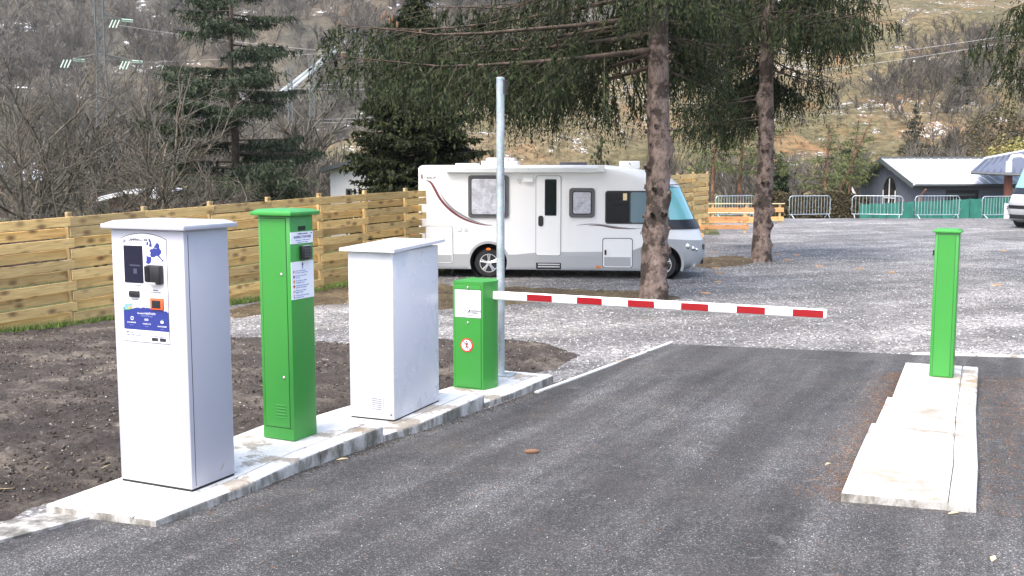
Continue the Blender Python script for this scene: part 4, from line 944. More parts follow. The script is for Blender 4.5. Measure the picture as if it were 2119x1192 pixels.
for y in (3.28, 4.35, 5.42): MB().box(-.07, -.02, y-.05, y+.05, 1.0, 2.72 if y == 4.35 else 2.0).build('glazing_bar', M['print_white'], wd)
MB().box(-.07, -.02, 3.2, 5.5, 1.0, 1.1).build('glazing_bar', M['print_white'], wd); MB().box(-.07, -.02, 3.2, 5.5, 1.5, 1.56).build('glazing_bar', M['print_white'], wd)
for s in (0, 1):
    f = (lambda y: y) if s == 0 else (lambda y: gw-y)
    sl_ = (rz_-hz)/(gw/2); rf = MB(); y0, y1 = -.55, gw/2; A = hz+.05+sl_*y0; Bz = rz_+.05
    rf.add([(-.45, f(y0), A), (hl, f(y0), A), (hl, f(y1), Bz), (-.45, f(y1), Bz), (-.45, f(y0), A+.1), (hl, f(y0), A+.1), (hl, f(y1), Bz+.1), (-.45, f(y1), Bz+.1)], [(0,1,2,3),(4,5,6,7),(0,4,5,1),(1,5,6,2),(2,6,7,3),(3,7,4,0)])
    ro = rf.build('roof', M['roof_pale'], hs)
    for i in range(22):
        x = -.4+i*.5; MB().add([(x, f(y0), A+.1), (x+.05, f(y0), A+.1), (x+.05, f(y1), Bz+.1), (x, f(y1), Bz+.1), (x+.01, f(y0), A+.135), (x+.04, f(y0), A+.135), (x+.04, f(y1), Bz+.135), (x+.01, f(y1), Bz+.135)], [(4,5,6,7),(0,4,7,3),(1,2,6,5),(0,1,5,4)]).build('roof_rib', M['roof_pale'], ro)
    MB().add([(-.5, f(y0-.04), A-.14), (-.5, f(y1), Bz-.14), (-.5, f(y1), Bz+.13), (-.5, f(y0-.04), A+.13), (-.44, f(y0-.04), A-.14), (-.44, f(y1), Bz-.14), (-.44, f(y1), Bz+.13), (-.44, f(y0-.04), A+.13)], [(0,1,2,3),(4,5,6,7),(0,4,5,1),(3,2,6,7),(0,3,7,4),(1,5,6,2)]).build('barge_board', M['trim_dark'], hs)
    MB().tube([(-.3, f(y0-.08), A+.02), (hl, f(y0-.08), A+.02)], .08, 8).build('gutter', M['trim_dark'], hs)
MB().bbox(-.5, hl, gw/2-.14, gw/2+.14, rz_+.12, rz_+.24, .02).build('ridge_cap', M['trim_dark'], hs)
MB().tube([(.3, -.6, hz-.3), (.15, -.2, hz-.75), (.15, -.12, -.2)], .06, 8).build('downpipe', mat('terracotta pipe', (.30, .16, .12), .6), hs)
MB().tube([(-.5, gw+.5, hz-.3), (-.1, gw+.1, hz-1.3)], .08, 8).build('downpipe', M['print_white'], hs)
od = MB().box(1.7, 3.6, -.03, .02, .3, 2.1).build('open_bay', M['black'], hs); MB().box(1.75, 3.4, -.06, .0, 1.75, 1.9).build('shelf', M['trim_dark'], od)
MB().bbox(1.0, 1.35, -.25, .0, .65, 1.0, .03).build('crate', M['ochre'], hs)
# porch wing
A_, B_ = atY(2037, 333, 66)-hs.location, atY(2190, 304, 62)-hs.location; C_, D_ = atY(2009, 358, 60)-hs.location, atY(2190, 366, 56.5)-hs.location
wr = MB().add([C_, D_, B_, A_]+[p+Vector((0, 0, .1)) for p in (C_, D_, B_, A_)], [(0,1,2,3),(7,6,5,4),(0,4,5,1),(1,5,6,2),(2,6,7,3),(3,7,4,0)]).build('porch_roof', M['roof_grey'], hs)
for i in range(13):
    t = (i+.5)/13; a = C_.lerp(D_, t); q = A_.lerp(B_, t); up = Vector((0, 0, .12)); MB().tube([a+up, q+up], .022, 4).build('roof_rib', M['roof_grey'], wr)
MB().tube([A_+Vector((0,0,.14)), B_+Vector((0,0,.14))], .09, 6).build('ridge_cap', M['roof_pale'], wr); MB().tube([C_+Vector((0,-.05,.0)), D_+Vector((0,-.05,.0))], .08, 6).build('gutter', M['trim_dark'], wr)
for u, m_, ww in ((2085, 'rust', .16), (2150, 'rust', .16)):
    p = atY(u, 400, 59.2)-hs.location; MB().box(p.x-ww, p.x+ww, p.y-ww, p.y+ww, -.4, interp(u, [(2009, C_.z), (2190, D_.z)])+.03).build('porch_post', M[m_], hs)
p = atY(2030, 400, 63.5)-hs.location; q = atY(2115, 400, 63.5)-hs.location; MB().box(p.x, q.x, p.y, p.y+.2, -.4, 2.45).build('porch_back_wall', M['trim_dark'], hs)
p = atY(2092, 400, 60.2)-hs.location; q = atY(2150, 400, 60.2)-hs.location; MB().box(p.x, q.x, p.y, p.y+.2, -.4, 2.25).build('porch_side_wall', M['ochre'], hs)

# ------------------------------------------------------------------ white buildings beyond the fence
def shed(name, label, u0, u1, vt, vb, y, dep, rise, wallm, roofm, door=None):
    a, q = atY(u0, vb, y), atY(u1, vb, y); ht = atY(u0, vt, y).z; g0 = zgf(y)-.2
    r = empty(name, (a.x, y, g0), label=label, cat='building'); Wd = q.x-a.x; h_ = ht-g0
    MB().prism([(0, 0), (Wd, 0), (Wd, h_), (Wd/2, h_+rise), (0, h_)], 1, 0, dep).build('wall', M[wallm], r)
    rf = MB()
    for x0, x1, za, zb_ in ((-.3, Wd/2, h_-.3*rise/(Wd/2), h_+rise), (Wd/2, Wd+.3, h_+rise, h_-.3*rise/(Wd/2))):
        rf.add([(x0, -.35, za), (x1, -.35, zb_), (x1, dep+.3, zb_), (x0, dep+.3, za), (x0, -.35, za+.14), (x1, -.35, zb_+.14), (x1, dep+.3, zb_+.14), (x0, dep+.3, za+.14)], [(3,2,1,0),(4,5,6,7),(0,1,5,4),(1,2,6,5),(2,3,7,6),(3,0,4,7)])
    rf.build('roof', M[roofm], r)
    for (x0, x1, z0, z1) in (door or []):
        f = MB().box(x0*Wd, x1*Wd, -.03, .02, z0*h_, z1*h_).build('window', M['frame_grey'], r); MB().box(x0*Wd+.06, x1*Wd-.06, -.045, .0, z0*h_+.06, z1*h_-.06).build('pane', M['dark_glass'], f)
    return r
shed('garage', 'low white garage with brown front seen through the bare tree branches', 228, 330, 412, 440, 36, 4, .2, 'wall_brown', 'roof_pale', [(.08, .3, .1, .8)])
shed('white_building', 'white rendered building beside the dark dense conifer', 684, 790, 352, 400, 38, 6, .25, 'wall_white', 'trim_dark', [(.3, .42, .35, .75), (.6, .72, .35, .75)])
shed('cottage', 'pale-roofed cottage low behind the bare trees by the fence end', -90, 30, 372, 400, 60, 6, .9, 'wall_brown', 'roof_pale', [(.2, .35, .4, .8), (.6, .75, .4, .8)])

# ------------------------------------------------------------------ vegetation builders
def unit(v): return v/(np.linalg.norm(v, axis=-1, keepdims=True)+1e-9)
def diamonds(C, A, S, fold=0.):
    """leaf-like quads: centre C, half axis A, half width S"""
    n = len(C); V = np.empty((n, 4, 3), np.float32)
    V[:, 0] = C-A; V[:, 1] = C+S-.15*A; V[:, 2] = C+A; V[:, 3] = C-S-.15*A
    return V.reshape(-1, 3), np.arange(4*n, dtype=np.int32).reshape(n, 4)
def strands(P, D, L, K, l, w, jit, g_):
    """tufts strung along strands: P base, D unit direction, L length; returns leaf quads"""
    n = len(P); t = (np.arange(K)+.5)/K; t = t[None, :]+g_.uniform(-.4, .4, (n, K))/K
    C = P[:, None]+D[:, None]*(L[:, None]*t)[..., None]
    sag = g_.normal(0, .12, (n, 1, 3))*(t[..., None]**2)*L[:, None, None]; C = C+sag
    A = unit(D[:, None]+g_.normal(0, jit, (n, K, 3))); S = unit(np.cross(A, g_.normal(0, 1, (n, K, 3))))
    sc = (1.1-.55*t)[..., None]*g_.uniform(.7, 1.3, (n, K, 1))
    return C.reshape(-1, 3), (A*l*.5*sc).reshape(-1, 3), (S*w*.5*sc).reshape(-1, 3)
def seg_mesh(P0, P1, R0, R1, n=4):
    P0, P1 = np.asarray(P0, float), np.asarray(P1, float); R0 = np.asarray(R0, float); R1 = np.asarray(R1, float)
    T = unit(P1-P0); ref = np.where(np.abs(T[:, 2:3]) < .9, [[0, 0, 1.]], [[1., 0, 0]]); A = unit(np.cross(T, ref)); B = np.cross(A, T)
    a = np.arange(n)*2*math.pi/n; ca, sa = np.cos(a), np.sin(a); rad = A[:, None]*ca[None, :, None]+B[:, None]*sa[None, :, None]
    V = np.concatenate([P0[:, None]+rad*R0[:, None, None], P1[:, None]+rad*R1[:, None, None]], 1).reshape(-1, 3)
    q = np.arange(n); f = np.stack([q, (q+1) % n, n+(q+1) % n, n+q], 1); F = (np.arange(len(P0))[:, None, None]*2*n+f[None]).reshape(-1, 4)
    return V, F
def trunk_mesh(h, r0, r1, sd, lean=(0, 0), rings=60, n=18, knots=None, flare=.35, swell=.05):
    g_ = np.random.default_rng(sd); V = []; F = []
    knots = knots or []
    for i in range(rings+1):
        t = (i/rings)**1.35; z = h*t; r = r0+(r1-r0)*t+r0*flare*math.exp(-z/.28)
        cx = lean[0]*t+.03*math.sin(z*1.3+sd); cy = lean[1]*t+.03*math.cos(z*1.1+sd)
        for q in range(n):
            a = 2*math.pi*q/n; rr = r*(1+.05*math.sin(3*a+z*.6+sd)+.04*mnoise.noise((math.cos(a)*2, math.sin(a)*2, z*3+sd)))
            for (kz, ka, ks) in knots:
                da = (a-ka+math.pi) % (2*math.pi)-math.pi; rr += ks*math.exp(-((z-kz)/.085)**2-(da*r0/.11)**2)
            V.append((cx+rr*math.cos(a), cy+rr*math.sin(a), z))
    for i in range(rings):
        for q in range(n): F.append((i*n+q, i*n+(q+1) % n, (i+1)*n+(q+1) % n, (i+1)*n+q))
    return np.array(V), np.array(F)
def merge(parts):
    Vs, Fs, b = [], [], 0
    for V, F in parts: Vs.append(np.asarray(V)); Fs.append(np.asarray(F)+b); b += len(V)
    return np.concatenate(Vs), np.concatenate(Fs)
def conifer(name, label, loc, h, zc, Lf, sd, trunk=(.25, .04), leafm='spruce_leaf', barkm='spruce_bark', whorl=.45, per=5, droop=.14, hang=(.35, .8), sec=.24, strand=.13, K=7, tuft=(.15, .05),
            zfull=99, knots=None, up=0., hangdir=(0, 0, -1.), stub=True, flare=.35, group=None, azw=None, lean=(0, 0), secf=.30, bdr=(.35, 1.3)):
    g_ = np.random.default_rng(sd); root = empty(name, loc, label=label, cat='tree', group=group)
    V, F = trunk_mesh(h, trunk[0], trunk[1], sd, lean, knots=knots, flare=flare)
    parts = [(V, F)]
    if stub and knots:
        P0, P1, R0, R1 = [], [], [], []
        for kz, ka, ks in knots:
            rb = trunk[0]*.82; dd = np.array([math.cos(ka), math.sin(ka), .25]); b0 = np.array([rb*.7*math.cos(ka), rb*.7*math.sin(ka), kz]); ln = .085+ks*.9
            P0.append(b0); P1.append(b0+dd*ln); R0.append(.05); R1.append(.036)
        V2, F2 = seg_mesh(P0, P1, R0, R1, 8); parts.append((V2, F2))
    sP0, sP1, sR0, sR1 = [], [], [], []; cC, cA, cS = [], [], []; hd = np.array(hangdir)
    z = zc
    while z < h-.3:
        dens = 1. if z < zfull else .22
        for k in range(per):
            az = g_.uniform(0, 2*math.pi); L = Lf(z, az)*g_.uniform(.72, 1.08); zb = z+g_.uniform(-.2, .2)
            if azw and g_.uniform() > azw(z, az): continue
            if L < .15: continue
            bd = g_.uniform(*bdr); hl_ = g_.uniform(.7, 1.25)
            nseg = 7; rr = np.linspace(.0, L, nseg+1); dz = up*rr-droop*rr*(1.2-.55*rr/L)+.10*L*np.clip(rr/L-.75, 0, 1)
            wob = np.cumsum(g_.normal(0, .035, nseg+1)); wob -= wob[0]; a2 = az+wob
            tt = zb/h; pts = np.stack([lean[0]*tt+rr*np.cos(a2), lean[1]*tt+rr*np.sin(a2), zb+dz], 1)
            rad = np.linspace(.012+.0075*L, .005, nseg+1); sP0 += list(pts[:-1]); sP1 += list(pts[1:]); sR0 += list(rad[:-1]); sR1 += list(rad[1:])
            r = .16*L
            side = 1
            while r < L:
                f = r/L*nseg; i = min(int(f), nseg-1); p = pts[i]+(pts[i+1]-pts[i])*(f-i); d = unit(pts[i+1]-pts[i]); side = -side
                ang = side*g_.uniform(.6, 1.15); dh = np.array([d[0]*math.cos(ang)-d[1]*math.sin(ang), d[0]*math.sin(ang)+d[1]*math.cos(ang), d[2]-droop*.6])
                l2 = (secf*(L-r)+.16*L+.10)*g_.uniform(.6, 1.1); e = p+unit(dh)*l2; e[2] -= l2*droop*1.6
                sP0.append(p); sP1.append(e); sR0.append(.008); sR1.append(.003)
                m = max(1, int(l2/strand*dens*bd)); t = g_.uniform(.05, 1.05, m)[:, None]; P = p+(e-p)*t
                D = unit(hd+g_.normal(0, .22, (m, 3))+unit(dh)*.35*(1-abs(hd[2])*.6)); Ls = hl_*g_.uniform(hang[0], hang[1], m)*(.55+.45*min(1, L/3.))
                c, a_, s_ = strands(P, D, Ls, K, tuft[0], tuft[1], .45, g_); cC.append(c); cA.append(a_); cS.append(s_)
                r += sec*g_.uniform(.7, 1.3)
        z += whorl*(1. if z < zfull else 1.5)
    if sP0:
        V3, F3 = seg_mesh(sP0, sP1, sR0, sR1, 4); tag(mobj('branches', np_mesh('branches', V3, F3), M['dark_bark'], root), kind='stuff')
    V, F = merge(parts); mobj('trunk', np_mesh('trunk', V, F), M[barkm], root, 60)
    C, A, S = np.concatenate(cC), np.concatenate(cA), np.concatenate(cS); V, F = diamonds(C, A, S)
    mobj('crown', np_mesh('crown', V, F), M[leafm], root)
    return root
def knotset(zs, sd, per=(2, 4), s=(.03, .07)):
    g_ = np.random.default_rng(sd); return [(z+g_.uniform(-.07, .07), g_.uniform(0, 2*math.pi), g_.uniform(*s)) for z in zs for _ in range(g_.integers(*per))]+[(z+g_.uniform(-.05, .05), R(-90)+g_.uniform(-1.2, 1.2), g_.uniform(*s)) for z in zs for _ in range(2)]

# ------------------------------------------------------------------ the two spruces in the yard and their neighbour
t1 = G(1356, 622)
def L1(z, az):
    wx = math.cos(az); b = np.interp(z, [3, 4.2, 6, 9, 14, 17], [3.6, 4.6, 4.3, 3.4, 1.6, .2]); return float(b*(1+.42*max(0, -wx))*(1-.72*max(0, wx))*(1-.15*max(0, -math.sin(az))))
s1_ = conifer('spruce_tree', 'large spruce with knotty pinkish trunk rising behind the lowered boom', t1, 17, 4.55, L1, 11, (.235, .05), whorl=.28, per=7, droop=.14, hang=(.35, 1.0), sec=.19, strand=.075, K=10, tuft=(.125, .030), zfull=6.4, azw=lambda z, az: 1. if (z > 5.6 or math.sin(az) > -.25) else (.55 if math.cos(az) < -.6 else .06),
        knots=knotset([.25, .62, .95, 1.35, 1.62, 2.05, 2.45, 2.85, 3.2, 3.6, 4.0, 4.5], 4, (2, 4), (.03, .075)), flare=.22)
t2 = G(1577, 541)
def L2(z, az):
    wx = math.cos(az); b = np.interp(z, [3, 4.5, 6, 9, 14, 18], [2.2, 3.2, 3.5, 3., 1.6, .2]); return float(b*(1-.15*max(0, wx)))
def w2(z, az): return (1. if (z > 7.0 or math.sin(az) > -.1) else (.55 if z > 5.9 else .06))*(1. if (z > 4.9 or math.cos(az) < -.2) else .12)
s2_ = conifer('spruce_tree', 'spruce with bare lower trunk standing on the open gravel past the motorhome', t2, 18, 3.3, L2, 23, (.235, .05), whorl=.34, per=7, droop=.15, hang=(.4, 1.1), sec=.19, strand=.075, K=10, tuft=(.15, .036), zfull=7.6,
        knots=knotset([.4, .9, 1.35, 1.6, 2.1, 2.45, 2.9, 3.25, 3.9, 4.4], 9, (2, 4), (.035, .08)), azw=w2, flare=.30)
t3 = Vector((13.0, 21.5, zgf(21.5)))
def L3(z, az): return float(np.interp(z, [3.4, 5, 8, 13, 17], [3.4, 3.6, 3., 1.5, .2]))
conifer('spruce_tree', 'spruce whose hanging branch tips reach over the grey house roof', t3, 17, 5.05, L3, 37, (.24, .05), whorl=.40, per=6, droop=.16, hang=(.35, .9), sec=.17, strand=.065, K=10, tuft=(.125, .03), zfull=6.6,
        azw=lambda z, az: 1. if math.cos(az) < .4 else .5, flare=.25)
cone_me = MB().lathe([(.004, 0), (.017, -.02), (.020, -.06), (.015, -.105), (.004, -.125)], (0, 0, 0), 2, 8).mesh('cone'); cone_me.materials.append(M['cone'])
g_ = np.random.default_rng(5)
for root, base, spots in ((s1_, t1, [(790, 30), (797, 22), (806, 36), (812, 30), (822, 44), (702, 42), (708, 108), (713, 20), (870, 60)]), (s2_, t2, [(1628, 10), (1640, 16), (1652, 8), (1700, 40), (1480, 90), (1784, 60), (1566, 60), (1590, 48)])):
    for u, v in spots:
        p = atY(u, v, base.y-.5 if root is s1_ else base.y-1.0); o = link(bpy.data.objects.new('cone', cone_me), root); o.location = p-base; o.scale = [1.0]*3

# ------------------------------------------------------------------ conifers behind the fence
c1 = Vector((-8.8, 34, zgf(34)))
def Lc(z, az): return float(np.interp(z, [.5, 2.5, 4.5, 6.5, 7.8, 8.8], [3.3, 3.2, 2.6, 2.3, 1.6, .3]))
conifer('cedar_tree', 'airy cedar with flat tiered branches behind the plank fence', c1, 9.0, 1.0, Lc, 41, (.17, .03), 'cedar_leaf', 'dark_bark', whorl=.47, per=4, droop=.05, up=.07, hang=(.12, .45), sec=.11, strand=.042, K=5, tuft=(.14, .042), hangdir=(0, 0, -.6), stub=False, secf=.34, bdr=(.7, 1.25))
c2 = Vector((-2.75, 31, zgf(31)))
def Ly(z, az): return float(np.interp(z, [.3, 1.2, 3, 5, 6.5, 7.6], [1.9, 2.1, 1.8, 1.3, .7, .1]))
conifer('yew_tree', 'dense dark conical conifer directly behind the motorhome rear', c2, 7.8, .4, Ly, 47, (.15, .03), 'yew_leaf', 'dark_bark', whorl=.20, per=9, droop=.10, up=.05, hang=(.12, .38), sec=.11, strand=.05, K=4, tuft=(.18, .075), hangdir=(0, 0, -.35), stub=False, bdr=(.85, 1.2))
hs_ = [('dark_fir_tree', 'small dark fir behind the motorhome roof at the hill foot', 1243, 345, 66, 5.6, 1.5, 'yew_leaf', 53),
       ('dark_fir_tree', 'dark green fir standing on the slope right above the grey house', 1892, 318, 132, 9.0, 2.6, 'yew_leaf', 59),
       ('dark_fir_tree', 'smaller dark fir high on the slope near the overhanging spruce tips', 1990, 190, 165, 9.0, 2.2, 'yew_leaf', 61)]
def ground_any(x, y):
    r = zgf(y) if y < 120 else -1.2
    if y > 112: r = max(r, float(zr(np.array([[x]]), np.array([[y]]))[0, 0]))
    if y > 235: r = max(r, float(zl(np.array([[x]]), np.array([[y]]))[0, 0]))
    return r
for nm, lb, u, v, y, h_, wr_, lf, sd_ in hs_:
    p = atY(u, v, y); gz = ground_any(p.x, y)
    conifer(nm, lb, (p.x, y, gz-.1), h_, .3, (lambda W, H: lambda z, az: float(np.interp(z/H, [0, .2, 1], [W*.8, W, .1])))(wr_, h_), sd_, (.16, .03), lf, 'dark_bark', whorl=.45, per=7, droop=.12, hang=(.2, .5), sec=.30, strand=.16, K=3, tuft=(.32, .13), stub=False)
# slender pines along the far edge
pn = [(1472, 402, 63, 7.5, 0.3, 'slender pine with reddish trunk behind the orange rails beside the fence end'), (1529, 400, 65, 8, .2, 'slender straight pine right beside the second spruce trunk'), (1600, 400, 66, 7.5, -.3, 'slender pine half hidden by the second spruce trunk'),
      (1702, 400, 64, 6.0, .3, 'slender pine behind the crowd barrier by the hedge, upright'), (1712, 400, 67, 6.5, 2.6, 'leaning pine behind the crowd barrier by the hedge'), (1752, 400, 70, 6.5, .6, 'light green pine between the hedge and the ivy-clad stem')]
for i, (u, v, y, h_, ln, lb) in enumerate(pn):
    p = atY(u, v, y)
    conifer('pine_tree', lb, (p.x, y, zgf(y)-.05), h_, 2.3 if i > 2 else 3.2, (lambda H: lambda z, az: float(np.interp(z/H, [.2, .5, 1], [1.5, 1.6, .3])))(h_), 70+i, (.13, .04), 'pine_leaf', 'red_bark', whorl=.42, per=4, droop=.02, up=.1, hang=(.25, .6), sec=.17, strand=.08, K=4, tuft=(.20, .05), hangdir=(0, 0, -.2), stub=False, lean=(ln, 0), group='slender pines along the far edge')

# leafy bushes, hedge, ivy columns
def leafy(name, label, loc, size, n, leafm, sd, leaf=(.16, .09), cat='bush', trunk_h=0., barkm='dark_bark', lump=.35, fill=.55):
    g_ = np.random.default_rng(sd); root = empty(name, loc, label=label, cat=cat)
    d = unit(g_.normal(0, 1, (n, 3))); rr = g_.uniform(fill, 1., n)[:, None]
    bump = np.array([mnoise.noise((q[0]*2.2+sd, q[1]*2.2, q[2]*2.2)) for q in d])[:, None]
    C = d*rr*(1+lump*bump)*np.array(size)/2; C[:, 2] += size[2]/2+trunk_h
    keep = np.array([mnoise.noise((q[0]*1.9+sd, q[1]*1.9, q[2]*1.9)) > -.28 for q in C]); C = C[keep]; m = len(C)
    A = unit(g_.normal(0, 1, (m, 3))); S = unit(np.cross(A, g_.normal(0, 1, (m, 3)))); k = g_.uniform(.6, 1.3, (m, 1))
    V, F = diamonds(C, A*leaf[0]*.5*k, S*leaf[1]*.5*k); mobj('crown', np_mesh('crown', V, F), M[leafm], root)
    P0, P1, R0, R1 = [], [], [], []
    for i in range(9):
        a = g_.uniform(0, 6.28); e = np.array([math.cos(a)*size[0]*.33, math.sin(a)*size[1]*.33, trunk_h+size[2]*g_.uniform(.5, .85)]); b0 = np.array([0, 0, -.1]); md = (b0+e)/2+np.array([0, 0, .1*size[2]])
        P0 += [b0, md]; P1 += [md, e]; rb = .02+.012*size[2]; R0 += [rb, rb*.6]; R1 += [rb*.6, .01]
    V, F = seg_mesh(P0, P1, R0, R1, 5); mobj('trunk' if trunk_h else 'stems', np_mesh('stems', V, F), M[barkm], root); return root
p = atY(2100, 340, 76); leafy('yellow_tree', 'yellow-green leafing tree behind the porch roof', (p.x+1.0, 76, zgf(76)), (7.5, 5, 5.6), 9000, 'yellow_leaf', 3, (.22, .12), 'tree', .2)
p = atY(2068, 300, 128); leafy('round_bush', 'round tan-coloured bush higher on the slope above the yellow-green tree', (p.x, 128, ground_any(p.x, 128)), (8.5, 7, 8.0), 6000, 'hedge_leaf', 8, (.35, .16), 'tree', .2, fill=.7)
for u, y, hh, ww, lb in ((1750, 82, 5.3, 1.1, 'tall ivy-clad stem left of the grey house'), (1737, 80, 3.6, 1.4, 'short ivy-clad stump beside the taller ivy-clad stem'), (1772, 86, 4.6, .7, 'thin ivy-clad stem closest to the house gable'), (1613, 72, 4.2, 1.2, 'ivy-clad trunk just right of the second spruce trunk')):
    p = atY(u, 400, y); leafy('ivy_column', lb, (p.x, y, zgf(y)), (ww, ww, hh), 2600, 'ivy_leaf', int(u), (.22, .16), 'tree')
a, q = atY(1560, 440, 60.5), atY(1778, 440, 62.0); L_ = (q-a).length; g_ = np.random.default_rng(77); n = 16000
hg = empty('hedge', (a.x, a.y, zgf(60.5)), label='brown clipped winter hedge behind the crowd barriers', cat='hedge')
C = np.stack([g_.uniform(0, L_, n), g_.uniform(0, 1.2, n), g_.uniform(0, 1, n)**.6*1.75], 1); C[:, 2] *= 1+.08*np.sin(C[:, 0]*1.7); sh = g_.uniform(0, 1, n); C[:, 1] = np.where(sh < .5, g_.uniform(0, .15, n), C[:, 1])
A = unit(g_.normal(0, 1, (n, 3))); S = unit(np.cross(A, g_.normal(0, 1, (n, 3)))); V, F = diamonds(C, A*.08, S*.05); mobj('foliage', np_mesh('foliage', V, F), M['hedge_leaf'], hg)
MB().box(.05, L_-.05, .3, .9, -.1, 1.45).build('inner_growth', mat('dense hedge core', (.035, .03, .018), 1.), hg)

# ------------------------------------------------------------------ bare trees
def bare(sd, h, levels, kids, spread, r0, stems=1, seglen=4, up=.25, rmin=.004, stem_spread=.35, far=False):
    g_ = np.random.default_rng(sd); P0, P1, R0, R1 = [], [], [], []
    def br(p, d, L, r, lev):
        n = seglen if not far else (3, 2, 1, 1)[levels-lev]; q = p; pts = [p]
        for i in range(n):
            d = unit(d+g_.normal(0, .13, 3)+np.array([0, 0, up*.25])); q2 = q+d*L/n; a, b_ = r*(1-.5*i/n), r*(1-.5*(i+1)/n)
            P0.append(q); P1.append(q2); R0.append(max(a, rmin)); R1.append(max(b_, rmin*.8)); q = q2; pts.append(q)
        if lev <= 0: return
        for k in range(kids[-lev] if lev <= len(kids) else kids[0]):
            t = g_.uniform(.25, 1.); i = min(int(t*n), n-1); b0 = pts[i]+(pts[i+1]-pts[i])*(t*n-i)
            ax = unit(np.cross(d, g_.normal(0, 1, 3))); an = g_.uniform(.45, 1.05)*spread; dd = unit(d*math.cos(an)+ax*math.sin(an)+np.array([0, 0, up*.5]))
            br(b0, dd, L*g_.uniform(.42, .72), r*.5*g_.uniform(.8, 1.1), lev-1)
    for s in range(stems):
        a = g_.uniform(0, 6.28) if stems > 1 else 0; sp_ = g_.uniform(.4, 1.)*stem_spread if stems > 1 else .05
        br(np.array([.08*math.cos(a), .08*math.sin(a), -.15]), unit(np.array([math.cos(a)*sp_, math.sin(a)*sp_, 1.])), h*g_.uniform(.42, .62), r0*g_.uniform(.7, 1.), levels)
    return np.array(P0), np.array(P1), np.array(R0), np.array(R1)
bt = [(200, 24.5, 5.4, 8, .085, 1.5, 'spreading multi-stemmed bare tree behind the fence beside the payment machine', 'bare_bark', .9), (60, 30, 6.2, 5, .085, .9, 'bare tree with rising limbs behind the first fence bays', 'bare_bark', .8), (355, 29, 3.6, 5, .05, .9, 'small bare tree between the cedar and the garage', 'bare_bark', .9),
      (165, 48, 11., 2, .11, .2, 'tall thin bare tree in front of the lattice pylon', 'bare_bark', .6), (-40, 26, 4.4, 6, .06, 1.3, 'low bushy bare tree at the near end of the fence', 'bare_bark', .9), (735, 50, 4., 3, .05, .5, 'thin bare sapling before the white building', 'dark_bark', .8)]
for i, (u, y, h_, stm, r0, spd, lb, bk, sp_) in enumerate(bt):
    p = atY(u, 440, y); root = empty('bare_tree', (p.x, y, zgf(y)), label=lb, cat='tree', group='bare deciduous trees behind the fence')
    P0, P1, R0, R1 = bare(101+i, h_, 4 if i == 1 else 3, [4, 5, 4, 3] if i == 1 else [6, 6, 5], sp_*1.1, r0, stm, 5, .05, .0055, spd)
    big = R0 > .022; V, F = seg_mesh(P0[big], P1[big], R0[big], R1[big], 7); mobj('trunk', np_mesh('trunk', V, F), M[bk], root, 70)
    V, F = seg_mesh(P0[~big], P1[~big], R0[~big], R1[~big], 3); mobj('crown', np_mesh('crown', V, F), M['twig_far'], root)
for i, (x, y, h_) in enumerate(((-13.2, 27, 1.4), (-11.9, 25.5, 1.1))):
    P0, P1, R0, R1 = bare(140+i, h_, 3, [6, 6, 5], 1.0, .02, 9, 3, .1, .006, 1.2); V, F = seg_mesh(P0, P1, R0, R1, 3)
    tag(mobj('pink_shrub', np_mesh('pink_shrub', V, F), M['twig_pink']), ('taller' if i == 0 else 'lower')+' pinkish twiggy shrub peeping over the near fence bays', 'shrub', 'pink shrubs').location = (x, y, zgf(y))

protos = []
for k in range(7):
    P0, P1, R0, R1 = bare(200+k, 1., 3, [4, 5, 4], .66 if k < 5 else .95, .016, 1 if k < 5 else 2, 3, .35, .0042, .5, True); V, F = seg_mesh(P0, P1, R0, R1, 3)
    protos.append((V/ V[:, 2].max(), F))
def wood(name, pts, mats, sd):
    g_ = np.random.default_rng(sd); parts = {m: [] for m in mats}
    for (x, y, z, h_) in pts:
        V, F = protos[g_.integers(0, 7)]; a = g_.uniform(0, 6.28); c_, s_ = math.cos(a), math.sin(a); wd_ = g_.uniform(.9, 1.5)
        W = np.stack([(V[:, 0]*c_-V[:, 1]*s_)*h_*wd_+x, (V[:, 0]*s_+V[:, 1]*c_)*h_*wd_+y, V[:, 2]*h_+z-.3], 1); parts[mats[g_.integers(0, len(mats))]].append((W, F))
    for m, pr in parts.items():
        if pr: V, F = merge(pr); tag(mobj(name, np_mesh(name, V, F), M[m]), kind='stuff', label='bare winter woodland covering the slope', cat='woodland')
g_ = np.random.default_rng(9)
def scatter(n, xr, yr, hf, cond):
    X = g_.uniform(*xr, n*3); Y = g_.uniform(*yr, n*3); k = cond(X, Y); X, Y = X[k][:n], Y[k][:n]; return X, Y, hf(X[None], Y[None])[0]
X, Y, Z = scatter(960, (-200, 36), (258, 390), zl, lambda X, Y: (X > -.52*Y-25) & (X < .02*Y+15)); wood('wooded_slope', [(x, y, z, g_.uniform(7, 13)) for x, y, z in zip(X, Y, Z)], ['twig_far', 'twig_far', 'twig_pale'], 1)
X, Y, Z = scatter(270, (20, 110), (120, 215), zr, lambda X, Y: (X > .335*Y+6*np.sin(Y*.1)) & (X < .56*Y+6)); wood('wooded_slope', [(x, y, z, g_.uniform(3, 7)) for x, y, z in zip(X, Y, Z)], ['twig_far'], 2)
X, Y, Z = scatter(150, (-20, 90), (130, 215), zr, lambda X, Y: (X > -.02*Y) & (X < .42*Y)); wood('scrub', [(x, y, z, g_.uniform(.8, 2.8)) for x, y, z in zip(X, Y, Z)], ['twig_far'], 3)
def flat(X, Y): return zg(Y)
X, Y, Z = scatter(180, (-65, 5), (40, 125), flat, lambda X, Y: (X > -.54*Y-4) & (X < -.07*Y)); wood('thicket', [(x, y, z, g_.uniform(2.5, 6.5)) for x, y, z in zip(X, Y, Z)], ['twig_far'], 4)
